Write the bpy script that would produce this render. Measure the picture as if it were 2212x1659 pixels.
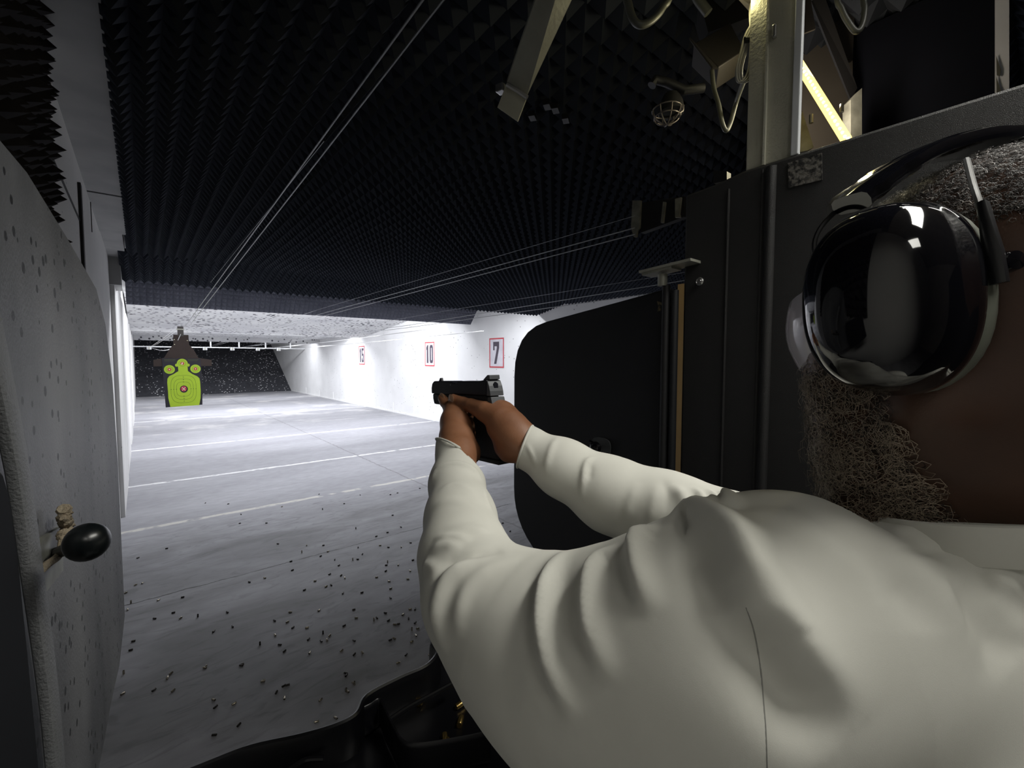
import bpy, bmesh, math, random
import numpy as np
from mathutils import Vector, Matrix
from mathutils.bvhtree import BVHTree
random.seed(7); rng = np.random.RandomState(7)
SC = bpy.context.scene
COL = SC.collection
for o in list(bpy.data.objects): bpy.data.objects.remove(o)

# ------------------------------------------------------------------ camera
W_, H_ = 2212, 1659
F, CX, CY = 970.0, 1106.0, 829.5
yaw = math.atan2(CX-305, F); pitch = -math.atan2(CY-776, F)
fw = Vector((math.sin(yaw)*math.cos(pitch), math.cos(yaw)*math.cos(pitch), math.sin(pitch)))
rt = Vector((math.cos(yaw), -math.sin(yaw), 0)); up = rt.cross(fw)
CAMP = Vector((0, 0, 1.6))
cd = bpy.data.cameras.new('camera'); cam = bpy.data.objects.new('camera', cd); COL.objects.link(cam)
cam.matrix_world = Matrix.Translation(CAMP) @ Matrix((rt, up, -fw)).transposed().to_4x4()
cd.sensor_width = 36; cd.lens = 36*F/W_; cd.clip_start = 0.02; cd.clip_end = 200
SC.camera = cam
SC.view_settings.view_transform = 'Standard'; SC.view_settings.look = 'None'
SC.view_settings.gamma = 1.0; SC.view_settings.use_curve_mapping = False
SC.view_settings.exposure = 0.0
w = bpy.data.worlds.new('world'); SC.world = w; w.use_nodes = True
w.node_tree.nodes['Background'].inputs[0].default_value = (0.5, 0.55, 0.62, 1)
w.node_tree.nodes['Background'].inputs[1].default_value = 0.02

def area(name, loc, target, sx, sy, power, col=(1, 1, 1), spread=180):
    l = bpy.data.lights.new(name, 'AREA'); l.shape = 'RECTANGLE'; l.size = sx; l.size_y = sy
    l.energy = power; l.color = col; l.spread = math.radians(spread)
    o = bpy.data.objects.new(name, l); COL.objects.link(o); o.location = loc
    o.rotation_euler = (Vector(target)-Vector(loc)).to_track_quat('-Z', 'Y').to_euler()
    return o
COOL = (0.93, 0.95, 1.0)
# lamps that hang out of sight behind each ceiling baffle, over the range
area('range_lamp', (2.8, 6.48, 2.57), (2.8, 6.6, 0.6), 5.0, 0.08, 125, COOL)
area('range_lamp', (2.8, 8.80, 2.47), (2.8, 10.2, 1.0), 4.8, 0.14, 105, COOL)
area('range_lamp', (2.8, 15.45, 2.50), (2.8, 16.2, 0.6), 4.8, 0.2, 250, COOL)
area('range_lamp', (2.8, 9.7, 2.64), (2.8, 13.0, 0.8), 4.8, 0.2, 190, COOL)
area('range_lamp', (2.8, 20.4, 2.50), (2.8, 21.4, 0.4), 5.4, 0.2, 130, COOL)
# lamps over the shooting stalls, behind and above the camera
area('stall_lamp', (0.80, -0.30, 2.55), (0.52, 0.10, 1.3), 0.9, 0.25, 8.2, (1.0, 0.98, 0.90), 105)
area('stall_lamp', (-0.15, -0.80, 2.50), (0.45, 0.35, 1.3), 0.6, 0.2, 1.1, (1.0, 0.98, 0.90), 100)

# ------------------------------------------------------------------ pixel -> point helpers
def ray(x, y): return fw + rt*((x-CX)/F) - up*((y-CY)/F)
def P(x, y, z): return CAMP + ray(x, y)*z
def PX(x, y, X): d = ray(x, y); return CAMP + d*(X/d.x)
def PY(x, y, Y): d = ray(x, y); return CAMP + d*(Y/d.y)
def PZ(x, y, Z): d = ray(x, y); return CAMP + d*((Z-1.6)/d.z)
def proj(p):
    v = Vector(p)-CAMP; z = v.dot(fw); return (CX+F*v.dot(rt)/z, CY-F*v.dot(up)/z, z)

# ------------------------------------------------------------------ materials
def mat(name, col, rough=0.6, metal=0.0, col2=None, nscale=8, namt=0.5, bump=0, bscale=60, spec=0.5,
        coat=0, dots=None, dotcol=(0.03, 0.03, 0.03), dotscale=14, detail=6, stretch=None, emit=None, alpha=1, trans=0):
    m = bpy.data.materials.new(name); m.use_nodes = True
    nt = m.node_tree; b = nt.nodes['Principled BSDF']; L = nt.links.new
    b.inputs['Base Color'].default_value = (*col, 1); b.inputs['Roughness'].default_value = rough
    b.inputs['Metallic'].default_value = metal; b.inputs['Specular IOR Level'].default_value = spec
    b.inputs['Coat Weight'].default_value = coat; b.inputs['Transmission Weight'].default_value = trans
    b.inputs['Alpha'].default_value = alpha
    g = nt.nodes.new('ShaderNodeNewGeometry'); src = g.outputs['Position']
    if stretch:
        mp = nt.nodes.new('ShaderNodeMapping'); mp.inputs['Scale'].default_value = stretch
        L(src, mp.inputs[0]); src = mp.outputs[0]
    out = None
    n = nt.nodes.new('ShaderNodeTexNoise'); n.inputs['Scale'].default_value = nscale; n.inputs['Detail'].default_value = detail
    L(src, n.inputs['Vector'])
    if col2 is None: col2 = tuple(c*0.8 for c in col)
    r = nt.nodes.new('ShaderNodeValToRGB'); r.color_ramp.elements[0].position = 0.5-namt/2; r.color_ramp.elements[1].position = 0.5+namt/2
    r.color_ramp.elements[0].color = (*col2, 1); r.color_ramp.elements[1].color = (*col, 1)
    L(n.outputs['Fac'], r.inputs[0]); out = r.outputs[0]
    if dots:
        v = nt.nodes.new('ShaderNodeTexVoronoi'); v.inputs['Scale'].default_value = dotscale; L(g.outputs['Position'], v.inputs['Vector'])
        n2 = nt.nodes.new('ShaderNodeTexNoise'); n2.inputs['Scale'].default_value = dotscale*0.12; L(g.outputs['Position'], n2.inputs['Vector'])
        mt = nt.nodes.new('ShaderNodeMath'); mt.operation = 'MULTIPLY'; L(n2.outputs['Fac'], mt.inputs[0]); mt.inputs[1].default_value = dots
        lt = nt.nodes.new('ShaderNodeMath'); lt.operation = 'LESS_THAN'; L(v.outputs['Distance'], lt.inputs[0]); L(mt.outputs[0], lt.inputs[1])
        mx = nt.nodes.new('ShaderNodeMixRGB'); L(lt.outputs[0], mx.inputs[0]); L(out, mx.inputs[1]); mx.inputs[2].default_value = (*dotcol, 1)
        out = mx.outputs[0]
    L(out, b.inputs['Base Color'])
    if bump:
        n3 = nt.nodes.new('ShaderNodeTexNoise'); n3.inputs['Scale'].default_value = bscale; n3.inputs['Detail'].default_value = 5; L(src, n3.inputs['Vector'])
        bp = nt.nodes.new('ShaderNodeBump'); bp.inputs['Strength'].default_value = bump; bp.inputs['Distance'].default_value = 0.003
        L(n3.outputs['Fac'], bp.inputs['Height']); L(bp.outputs[0], b.inputs['Normal'])
    if emit:
        b.inputs['Emission Color'].default_value = (*emit[0], 1); b.inputs['Emission Strength'].default_value = emit[1]
    return m
M = {}
M['white_wall'] = mat('white_painted_wall', (0.80, 0.80, 0.80), 0.7, col2=(0.68, 0.68, 0.68), nscale=1.3, dots=0.16, dotcol=(0.12, 0.12, 0.12), dotscale=9)
M['left_wall'] = mat('left_wall_paint', (0.72, 0.71, 0.70), 0.7, col2=(0.6, 0.6, 0.59), nscale=1.5, dots=0.1, dotcol=(0.15, 0.15, 0.15), dotscale=9)
M['soffit'] = mat('soffit_paint', (0.50, 0.50, 0.49), 0.8, col2=(0.38, 0.38, 0.38), nscale=5)
M['speckled'] = mat('speckled_white_panel', (0.66, 0.66, 0.65), 0.8, col2=(0.45, 0.45, 0.47), nscale=1.4, dots=0.55, dotcol=(0.06, 0.06, 0.07), dotscale=9)
M['rubber'] = mat('granulated_rubber', (0.05, 0.052, 0.062), 0.85, col2=(0.025, 0.026, 0.032), nscale=6, dots=0.38, dotcol=(0.80, 0.80, 0.80), dotscale=8.5)
M['foam'] = mat('charcoal_acoustic_foam', (0.040, 0.046, 0.060), 0.95, col2=(0.030, 0.034, 0.045), nscale=2, spec=0.1)
M['foam2'] = mat('grey_acoustic_foam', (0.15, 0.155, 0.19), 0.9, col2=(0.11, 0.115, 0.145), nscale=3, spec=0.2)
M['foam_left'] = mat('brown_black_foam', (0.030, 0.027, 0.030), 0.95, col2=(0.014, 0.013, 0.016), nscale=9, spec=0.2)
M['stall'] = mat('black_textured_stall_plastic', (0.014, 0.0135, 0.014), 0.55, col2=(0.010, 0.010, 0.011), nscale=30, bump=0.5, bscale=900)
M['shield'] = mat('scuffed_shield_plastic', (0.20, 0.203, 0.210), 0.5, col2=(0.060, 0.063, 0.069), nscale=6, namt=0.42, bump=0.35, bscale=500, dots=0.36, dotcol=(0.01, 0.01, 0.01), dotscale=42, stretch=(1, 1, 0.45), detail=10)
M['shield_dark'] = mat('black_shield_plastic', (0.010, 0.011, 0.014), 0.55, nscale=20)
M['steel'] = mat('galvanised_steel', (0.46, 0.46, 0.40), 0.45, 0.35, col2=(0.33, 0.33, 0.28), nscale=14, bump=0.3, bscale=120)
M['steel_worn'] = mat('galvanised_post_steel', (0.55, 0.54, 0.44), 0.55, 0.1, col2=(0.42, 0.41, 0.34), nscale=10, bump=0.6, bscale=160)
M['bolt'] = mat('zinc_bolt', (0.6, 0.6, 0.6), 0.3, 0.9)
M['white_pipe'] = mat('white_painted_pipe', (0.62, 0.63, 0.64), 0.5)
M['cable_grey'] = mat('grey_conduit', (0.085, 0.087, 0.075), 0.4)
M['dark_metal'] = mat('dark_painted_metal', (0.020, 0.020, 0.022), 0.5, 0.2, nscale=10)
M['brown_metal'] = mat('brown_grey_metal', (0.065, 0.058, 0.055), 0.55, 0.3, nscale=10)
M['wire'] = mat('steel_wire', (0.45, 0.46, 0.48), 0.35, 0.6)
M['wire_white'] = mat('white_cord', (0.7, 0.7, 0.7), 0.5)
M['beige'] = mat('beige_wall_paint', (0.42, 0.38, 0.30), 0.8, col2=(0.33, 0.30, 0.24), nscale=6)
M['trim_white'] = mat('blue_white_trim', (0.55, 0.58, 0.66), 0.6)
M['led'] = mat('led_strip_glow', (1, .95, .6), 0.4, emit=((1.0, 0.93, 0.55), 16))
M['led_tube'] = mat('led_strip_tube', (1, .9, .5), 0.3, emit=((1.0, 0.72, 0.2), 2.2))
M['casing'] = mat('spent_brass', (0.42, 0.38, 0.30), 0.25, 0.9, nscale=60)
M['casing_dark'] = mat('sooty_brass', (0.06, 0.055, 0.05), 0.4, 0.8, nscale=60)
M['brass'] = mat('bright_brass', (0.75, 0.52, 0.18), 0.25, 0.95, nscale=60)
M['gloss_black'] = mat('gloss_black_plastic', (0.004, 0.004, 0.006), 0.06, spec=0.6, coat=0.4, nscale=3)
M['satin_black'] = mat('satin_black_plastic', (0.008, 0.008, 0.010), 0.35, nscale=3)
M['tray'] = mat('moulded_black_tray', (0.006, 0.006, 0.008), 0.32, nscale=3)
M['cushion'] = mat('grey_green_cushion', (0.16, 0.17, 0.14), 0.45, nscale=5)
M['gun_slide'] = mat('blued_slide', (0.010, 0.011, 0.018), 0.42, 0.2, nscale=60)
M['gun_back'] = mat('grey_slide_back_plate', (0.10, 0.105, 0.115), 0.45, 0.3, nscale=60)
M['gun_frame'] = mat('black_polymer_frame', (0.008, 0.009, 0.013), 0.6, nscale=60, bump=0.5, bscale=900)
M['card'] = mat('brown_cardboard', (0.038, 0.025, 0.021), 0.85, nscale=10)
M['paper_black'] = mat('black_target_paper', (0.012, 0.011, 0.018), 0.6, nscale=10)
M['paper_green'] = mat('lime_target_ink', (0.36, 0.52, 0.025), 0.6, col2=(0.32, 0.47, 0.02), nscale=10)
M['paper_line'] = mat('thin_target_ring_ink', (0.10, 0.16, 0.02), 0.7)
M['paper_red'] = mat('red_target_centre', (0.45, 0.03, 0.07), 0.6)
M['paper_pale'] = mat('pale_target_mark', (0.75, 0.72, 0.5), 0.6)
M['sign_white'] = mat('white_sign_face', (0.72, 0.70, 0.76), 0.6)
M['sign_red'] = mat('red_sign_border', (0.62, 0.045, 0.06), 0.6)
M['sign_num'] = mat('dark_sign_numeral', (0.075, 0.06, 0.085), 0.6)
M['rope'] = mat('frayed_cream_rope', (0.40, 0.34, 0.25), 0.9, col2=(0.25, 0.2, 0.14), nscale=120, bump=1, bscale=300)
M['knob_plate'] = mat('grey_knob_plate', (0.27, 0.28, 0.25), 0.5, col2=(0.10, 0.10, 0.09), nscale=25)
M['velcro'] = mat('rough_torn_tape', (0.16, 0.15, 0.135), 0.9, col2=(0.02, 0.02, 0.02), nscale=110, namt=0.15, bump=1.0, bscale=140)
M['velcro_tan'] = mat('tan_torn_tape', (0.22, 0.18, 0.10), 0.9, col2=(0.03, 0.03, 0.03), nscale=160, namt=0.2)
M['lens'] = mat('glare_white_lens', (0.85, 0.82, 0.9), 0.08, trans=0.35, alpha=0.72, nscale=2)  # clear lens whitened in colour, standing in for the bright range it reflects
M['seam'] = mat('seam_line', (0.30, 0.30, 0.28), 0.8)
M['hand_nail'] = mat('finger_nail', (0.55, 0.32, 0.20), 0.35)

def tag(o, label=None, cat=None, group=None, kind=None):
    if label: o['label'] = label
    if cat: o['category'] = cat
    if group: o['group'] = group
    if kind: o['kind'] = kind
    return o
def link(name, me, m, parent=None):
    o = bpy.data.objects.new(name, me); COL.objects.link(o)
    if m is not None:
        for x in (m if isinstance(m, (list, tuple)) else [m]): me.materials.append(x)
    if parent is not None:
        o.parent = parent
        o.matrix_parent_inverse = parent.matrix_world.inverted()
    return o
def empty(name, loc, label, cat, group=None):
    o = bpy.data.objects.new(name, None); COL.objects.link(o); o.location = loc
    o.matrix_world = Matrix.Translation(Vector(loc)); o.empty_display_size = 0.05
    return tag(o, label, cat, group)

class MB:
    def __init__(s): s.v = []; s.f = []; s.mi = []
    def add(s, vs, fs, T=None, mi=0):
        n = len(s.v)
        for p in vs:
            p = Vector(p); s.v.append(tuple(T @ p if T is not None else p))
        for f in fs: s.f.append([i+n for i in f]); s.mi.append(mi)
        return s
    def box(s, a, b, T=None, mi=0):
        x0, y0, z0 = a; x1, y1, z1 = b
        vs = [(x0,y0,z0),(x1,y0,z0),(x1,y1,z0),(x0,y1,z0),(x0,y0,z1),(x1,y0,z1),(x1,y1,z1),(x0,y1,z1)]
        return s.add(vs, [(0,3,2,1),(4,5,6,7),(0,1,5,4),(1,2,6,5),(2,3,7,6),(3,0,4,7)], T, mi)
    def prism(s, pts, ax, a, b, T=None, mi=0):
        # polygon in the plane normal to axis ax, extruded from a to b; pts are the two other coords
        def mk(p, h):
            if ax == 'x': return (h, p[0], p[1])
            if ax == 'y': return (p[0], h, p[1])
            return (p[0], p[1], h)
        n = len(pts); vs = [mk(p, a) for p in pts]+[mk(p, b) for p in pts]
        fs = [list(range(n))[::-1], list(range(n, 2*n))]+[(i, (i+1) % n, n+(i+1) % n, n+i) for i in range(n)]
        return s.add(vs, fs, T, mi)
    def slab(s, pts, th, mi=0):
        # polygon given in 3D (planar), thickened along its normal
        pts = [Vector(p) for p in pts]; n = Vector((0, 0, 0)); c = sum(pts, Vector())/len(pts)
        for i in range(len(pts)): n += (pts[i]-c).cross(pts[(i+1) % len(pts)]-c)
        n.normalize(); k = len(pts)
        if n.dot(CAMP-c) < 0: n = -n   # the slab grows away from the viewer's side
        vs = [p for p in pts]+[p-n*th for p in pts]
        return s.add(vs, [list(range(k)), list(range(k, 2*k))[::-1]]+[(i, k+i, k+(i+1) % k, (i+1) % k) for i in range(k)], None, mi)
    def tube(s, path, r, seg=8, cap=True, T=None, mi=0, flat=None):
        path = [Vector(p) for p in path]; n = len(path)
        rr = r if isinstance(r, (list, tuple)) else [r]*n
        t0 = (path[1]-path[0]).normalized(); a = t0.orthogonal().normalized()
        vs = []; 
        for i in range(n):
            t = (path[min(i+1, n-1)]-path[max(i-1, 0)]).normalized()
            a = (a-t*a.dot(t)).normalized(); b = t.cross(a)
            for k in range(seg):
                an = 2*math.pi*k/seg
                vs.append(path[i]+(a*math.cos(an)+b*math.sin(an))*rr[i])
        fs = []
        for i in range(n-1):
            for k in range(seg):
                k2 = (k+1) % seg
                fs.append((i*seg+k, i*seg+k2, (i+1)*seg+k2, (i+1)*seg+k))
        if cap: fs.append(list(range(seg))[::-1]); fs.append([(n-1)*seg+k for k in range(seg)])
        return s.add(vs, fs, T, mi)
    def ribbon(s, path, wv, w_, th):
        # rectangular-section strip along a path; wv = width direction
        path = [Vector(p) for p in path]; n = len(path); vs = []
        for i in range(n):
            t = (path[min(i+1, n-1)]-path[max(i-1, 0)]).normalized()
            wd = Vector(wv[i] if isinstance(wv, list) else wv); wd = (wd-t*wd.dot(t)).normalized(); nn = t.cross(wd)
            ww = w_[i] if isinstance(w_, (list, tuple)) else w_
            tt = th[i] if isinstance(th, (list, tuple)) else th
            m_ = 12
            for k in range(m_):
                an = 2*math.pi*k/m_; c, sn = math.cos(an), math.sin(an)
                c = math.copysign(abs(c)**0.5, c); sn = math.copysign(abs(sn)**0.7, sn)
                vs.append(path[i]+wd*(ww/2*c)+nn*(tt/2*sn))
        m_ = 12; fs = [(i*m_+k, i*m_+(k+1) % m_, (i+1)*m_+(k+1) % m_, (i+1)*m_+k) for i in range(n-1) for k in range(m_)]
        fs += [list(range(m_))[::-1], [(n-1)*m_+k for k in range(m_)]]
        return s.add(vs, fs)
    def lathe(s, prof, seg=20, T=None, mi=0, sx=1, sy=1, ex=2.0):
        # profile of (radius, height) about local z; superellipse exponent ex
        vs = []; n = len(prof)
        for (r, h) in prof:
            for k in range(seg):
                an = 2*math.pi*k/seg; c, sn = math.cos(an), math.sin(an)
                c = math.copysign(abs(c)**(2/ex), c); sn = math.copysign(abs(sn)**(2/ex), sn)
                vs.append((r*sx*c, r*sy*sn, h))
        fs = [(i*seg+k, i*seg+(k+1) % seg, (i+1)*seg+(k+1) % seg, (i+1)*seg+k) for i in range(n-1) for k in range(seg)]
        fs += [list(range(seg))[::-1], [(n-1)*seg+k for k in range(seg)]]
        return s.add(vs, fs, T, mi)
    def mesh(s, name, smooth=False):
        me = bpy.data.meshes.new(name); me.from_pydata([tuple(v) for v in s.v], [], s.f); me.update()
        if len(set(s.mi)) > 1: me.polygons.foreach_set('material_index', s.mi)
        bm = bmesh.new(); bm.from_mesh(me); bmesh.ops.recalc_face_normals(bm, faces=bm.faces); bm.to_mesh(me); bm.free()
        if smooth: me.polygons.foreach_set('use_smooth', [True]*len(me.polygons)); me.set_sharp_from_angle(angle=math.radians(40))
        return me
    def build(s, name, m, parent=None, smooth=False, bevel=0):
        o = link(name, s.mesh(name, smooth), m, parent)
        if bevel:
            b = o.modifiers.new('bevel', 'BEVEL'); b.width = bevel; b.segments = 2; b.limit_method = 'ANGLE'
        return o
def frame(o, x, y, z): # local axes -> world matrix
    m = Matrix((Vector(x).normalized(), Vector(y).normalized(), Vector(z).normalized())).transposed().to_4x4()
    m.translation = Vector(o); return m
def struct(o): o['kind'] = 'structure'; return o
def spline(pts, n=8):
    pts = [Vector(p) for p in pts]; q = [2*pts[0]-pts[1]]+pts+[2*pts[-1]-pts[-2]]; out = []
    for i in range(1, len(q)-2):
        for k in range(n):
            t = k/n; a, b, c, d = q[i-1], q[i], q[i+1], q[i+2]
            out.append(0.5*((2*b)+(c-a)*t+(2*a-5*b+4*c-d)*t*t+(3*b-a-3*c+d)*t**3))
    out.append(pts[-1]); return out

# ------------------------------------------------------------------ setting
LX, RX, CZ = -0.21, 5.85, 2.60
def floor_mat():
    m = bpy.data.materials.new('range_concrete_floor'); m.use_nodes = True; nt = m.node_tree; L = nt.links.new
    b = nt.nodes['Principled BSDF']; b.inputs['Roughness'].default_value = 0.62
    N = nt.nodes.new; g = N('ShaderNodeNewGeometry'); sp = N('ShaderNodeSeparateXYZ'); L(g.outputs['Position'], sp.inputs[0])
    def noise(sc, det=6, stretch=(1, 1, 1), dist=0):
        mp = N('ShaderNodeMapping'); mp.inputs['Scale'].default_value = stretch; L(g.outputs['Position'], mp.inputs[0])
        n = N('ShaderNodeTexNoise'); n.inputs['Scale'].default_value = sc; n.inputs['Detail'].default_value = det; n.inputs['Distortion'].default_value = dist
        L(mp.outputs[0], n.inputs['Vector']); return n.outputs['Fac']
    def math_(op, a, b_=None, c=None):
        q = N('ShaderNodeMath'); q.operation = op
        for i, x in enumerate((a, b_, c)):
            if x is None: continue
            if isinstance(x, (int, float)): q.inputs[i].default_value = x
            else: L(x, q.inputs[i])
        return q.outputs[0]
    def ramp(fac, stops):
        r = N('ShaderNodeValToRGB'); L(fac, r.inputs[0]); e = r.color_ramp.elements
        while len(e) < len(stops): e.new(0.5)
        for i, (p_, c) in enumerate(stops): e[i].position = p_; e[i].color = (*c, 1) if len(c) == 3 else c
        return r.outputs[0]
    def mix(fac, a, b_, mode='MIX'):
        q = N('ShaderNodeMixRGB'); q.blend_type = mode
        for i, x in enumerate((fac, a, b_)):
            if isinstance(x, (int, float)): q.inputs[i].default_value = x
            elif isinstance(x, tuple): q.inputs[i].default_value = (*x, 1)
            else: L(x, q.inputs[i])
        return q.outputs[0]
    base = ramp(noise(1.3, 8, (0.35, 1, 1)), [(0.3, (0.30, 0.30, 0.325)), (0.7, (0.40, 0.40, 0.43))])
    fine = ramp(noise(14, 8, (0.5, 1, 1)), [(0.3, (0.82, 0.82, 0.82)), (0.7, (1, 1, 1))])
    base = mix(1.0, base, fine, 'MULTIPLY')
    # sooty scuffs before the firing line; the colour also carries near-floor shade
    soot_shade = math_('MULTIPLY', math_('SMOOTH_MIN', math_('MAXIMUM', math_('DIVIDE', math_('SUBTRACT', 5.3, sp.outputs['Y']), 0.8), 0.0), 1.0, 0.2), ramp(noise(2.2, 9, (0.45, 1.2, 1), 0.8), [(0.33, (0, 0, 0)), (0.66, (1, 1, 1))]))
    base = mix(math_('MULTIPLY', soot_shade, 0.60), base, (0.085, 0.085, 0.083))
    fl = ramp(noise(5.5, 9, (0.6, 1.6, 1), 2.5), [(0.54, (0, 0, 0)), (0.66, (1, 1, 1))])
    near = math_('LESS_THAN', sp.outputs['Y'], 5.2)
    base = mix(math_('MULTIPLY', math_('MULTIPLY', fl, near), 0.28), base, (0.07, 0.07, 0.07))
    wob = math_('MULTIPLY', noise(9, 4), 0.05)
    yy = math_('ADD', sp.outputs['Y'], math_('SUBTRACT', wob, 0.025))
    for (y0, hw, c, a) in ((5.42, 0.035, (0.66, 0.64, 0.58), .75), (7.33, 0.035, (0.85, 0.85, 0.85), .8), (10.2, 0.045, (0.9, 0.9, 0.92), .6), (14.8, 0.06, (0.95, 0.95, 0.95), .5), (3.79, 0.006, (0.03, 0.03, 0.03), .9), (12.3, 0.03, (0.25, 0.25, 0.27), .6)):
        msk = math_('LESS_THAN', math_('ABSOLUTE', math_('SUBTRACT', yy, y0)), hw)
        brk = ramp(noise(6, 6), [(0.36, (0, 0, 0)), (0.48, (1, 1, 1))])
        base = mix(math_('MULTIPLY', math_('MULTIPLY', msk, brk), a), base, c)
    xx = math_('ADD', math_('SUBTRACT', sp.outputs['X'], math_('MULTIPLY', sp.outputs['Y'], 0.0)), wob)
    for x0 in (2.75,):
        msk = math_('LESS_THAN', math_('ABSOLUTE', math_('SUBTRACT', xx, x0)), 0.012)
        base = mix(math_('MULTIPLY', msk, 0.5), base, (0.12, 0.12, 0.12))
    # pale lead dust scuffed along the lanes far down the range
    st = ramp(noise(0.9, 7, (1.1, 1.0, 1)), [(0.52, (0, 0, 0)), (0.66, (1, 1, 1))])
    st2 = ramp(noise(10, 8, (0.3, 1.6, 1)), [(0.4, (0, 0, 0)), (0.6, (1, 1, 1))])
    far = math_('GREATER_THAN', sp.outputs['Y'], 12)
    base = mix(math_('MULTIPLY', math_('MULTIPLY', math_('MULTIPLY', st, st2), far), 0.6), base, (0.8, 0.78, 0.74))
    L(base, b.inputs['Base Color'])
    return m
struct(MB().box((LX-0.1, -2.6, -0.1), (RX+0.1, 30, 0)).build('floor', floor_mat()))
struct(MB().box((LX-0.1, -2.6, 0), (LX, 1.9, 2.75)).box((LX-0.1, 1.9, 0), (LX, 30, 2.9)).build('wall_left', M['left_wall']))
struct(MB().box((RX, -2.6, 0), (RX+0.1, 30, 3.2)).build('wall_right', M['white_wall']))
struct(MB().box((LX-0.1, -2.7, 0), (RX+0.1, -2.6, 3.2)).build('wall_back', M['beige']))
struct(MB().box((LX-0.1, 30, 0), (RX+0.1, 30.1, 3.2)).build('wall_far', M['rubber']))
struct(MB().box((LX-0.1, -2.7, 2.80), (RX+0.1, 30.1, 2.9)).build('ceiling', M['soffit']))
# pale soffit strip between the foam and the left wall, ending in a block
struct(MB().box((LX, 0.1, 2.585), (-0.05, 4.75, 2.80)).box((LX, 5.9, 2.33), (-0.12, 6.42, 2.8)).box((LX, 4.75, 2.60), (-0.08, 5.9, 2.8)).build('trim_1', M['soffit']))
# ribs and panel joints of the left wall
mb = MB()
for y, d in ((5.95, 0.035), (8.2, 0.03), (11.0, 0.03), (14.0, 0.03)):
    mb.box((LX, y, 0), (LX+d, y+1.9, 2.45))
struct(mb.build('trim_2', M['left_wall']))
mb = MB(); mb.box((LX, 3.10, 1.6), (LX+0.012, 3.16, 2.47)); struct(mb.build('trim_3', M['dark_metal']))
mb = MB(); mb.box((LX-.002, 1.9, 2.28), (LX+0.004, 3.1, 2.29)); mb.box((LX-.002, 3.9, 2.40), (LX+0.004, 3.91, 2.6)); mb.box((LX+.002, 3.65, 2.581), (-0.05, 3.665, 2.586)); struct(mb.build('trim_4', M['dark_metal']))

def pyr_grid(o, ux, uy, nx, ny, p, h, jit=0):
    # foam sheet of square pyramids: origin o, unit vectors ux, uy, teeth along ux x uy
    o = Vector(o); ux = Vector(ux).normalized(); uy = Vector(uy).normalized(); nn = ux.cross(uy)
    V = []; Fc = []
    for j in range(ny+1):
        for i in range(nx+1): V.append(o+ux*(i*p)+uy*(j*p))
    base = len(V)
    for j in range(ny):
        for i in range(nx):
            hh = h*(1+jit*(random.random()-.5))
            V.append(o+ux*((i+.5)*p)+uy*((j+.5)*p)+nn*hh)
            a, b, c, d, t = j*(nx+1)+i, j*(nx+1)+i+1, (j+1)*(nx+1)+i+1, (j+1)*(nx+1)+i, base+j*nx+i
            Fc += [(a, b, t), (b, c, t), (c, d, t), (d, a, t)]
    return V, Fc
def foam(name, o, ux, uy, nx, ny, p, h, m, label, back=0.03, jit=0.1, cat='foam panel', group=None):
    V, Fc = pyr_grid(o, ux, uy, nx, ny, p, h, jit)
    ux = Vector(ux).normalized(); uy = Vector(uy).normalized(); nn = ux.cross(uy); o = Vector(o)
    mb = MB(); mb.v = [tuple(v) for v in V]; mb.f = [list(f) for f in Fc]; mb.mi = [0]*len(Fc)
    T = frame(o, ux, uy, nn); mb.box((0, 0, -back), (nx*p, ny*p, 0.0005), T)
    me = bpy.data.meshes.new(name); me.from_pydata(mb.v, [], mb.f); me.update()
    return struct(link(name, me, m))
PT = 0.076
# flat foam ceiling (teeth hang down)
foam('ceiling', (5.86, -0.03, CZ+0.0), (-1, 0, 0), (0, 1, 0), 78, 73, PT, 0.05, M['foam'], None)
b = bpy.data.objects[-1] if False else None
# first baffle: dark foam sloping down to its lower edge
def baffle(name, y0, z0, y1, z1, m, fm=None, xa=-0.13, h=0.05, teeth=True):
    L_ = math.hypot(y1-y0, z1-z0); d = Vector((0, y1-y0, z1-z0)).normalized()
    if teeth:
        n = max(1, round(L_/PT)); nx = int((RX-xa)/PT)
        return foam(name, (xa, y0, z0), (1, 0, 0), -d*-1, nx, n, PT, 0.0, m, None) if False else foam(name, Vector((xa+nx*PT, y0, z0)), (-1, 0, 0), d, nx, n, PT, h, m, None)
    mb = MB(); T = frame((xa, y0, z0), (1, 0, 0), d, Vector((1, 0, 0)).cross(d))
    return struct(mb.box((0, 0, 0), (RX-xa, L_, 0.03), T).build(name, m))
baffle('ceiling', 5.55, 2.60, 6.28, 2.45, M['foam'])
baffle('ceiling', 8.15, 2.79, 8.48, 2.40, M['foam2'])
# speckled white panels further down
baffle('ceiling', 10.6, 2.79, 15.0, 2.34, M['speckled'], teeth=False, xa=-.19)
struct(MB().box((-.19, 15.0, 2.33), (RX, 15.08, 2.42)).box((-.19, 15.9, 2.42), (RX, 19.8, 2.50)).build('ceiling', M['speckled']))
struct(MB().box((-.19, 19.8, 2.25), (RX, 19.9, 2.42)).build('ceiling', M['speckled']))
struct(MB().slab([(LX, 24.7, 0), (RX, 24.7, 0), (RX, 29.2, 2.55), (LX, 29.2, 2.55)], 0.1).build('wall_bullet_trap', M['rubber']))
# fins of the right-hand wall at each baffle, floor kerb
struct(MB().box((RX-0.03, 6.3, 0), (RX, 24.6, 0.035)).build('baseboard_right', M['white_wall']))
mb = MB()
for y in (7.0, 8.9, 9.8, 11.4, 12.7, 14.0, 16.5, 18.2, 20.0, 22.0): mb.box((RX-0.012, y, 0), (RX, y+0.03, 0.30))
struct(mb.build('trim_5', M['white_wall']))
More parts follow.
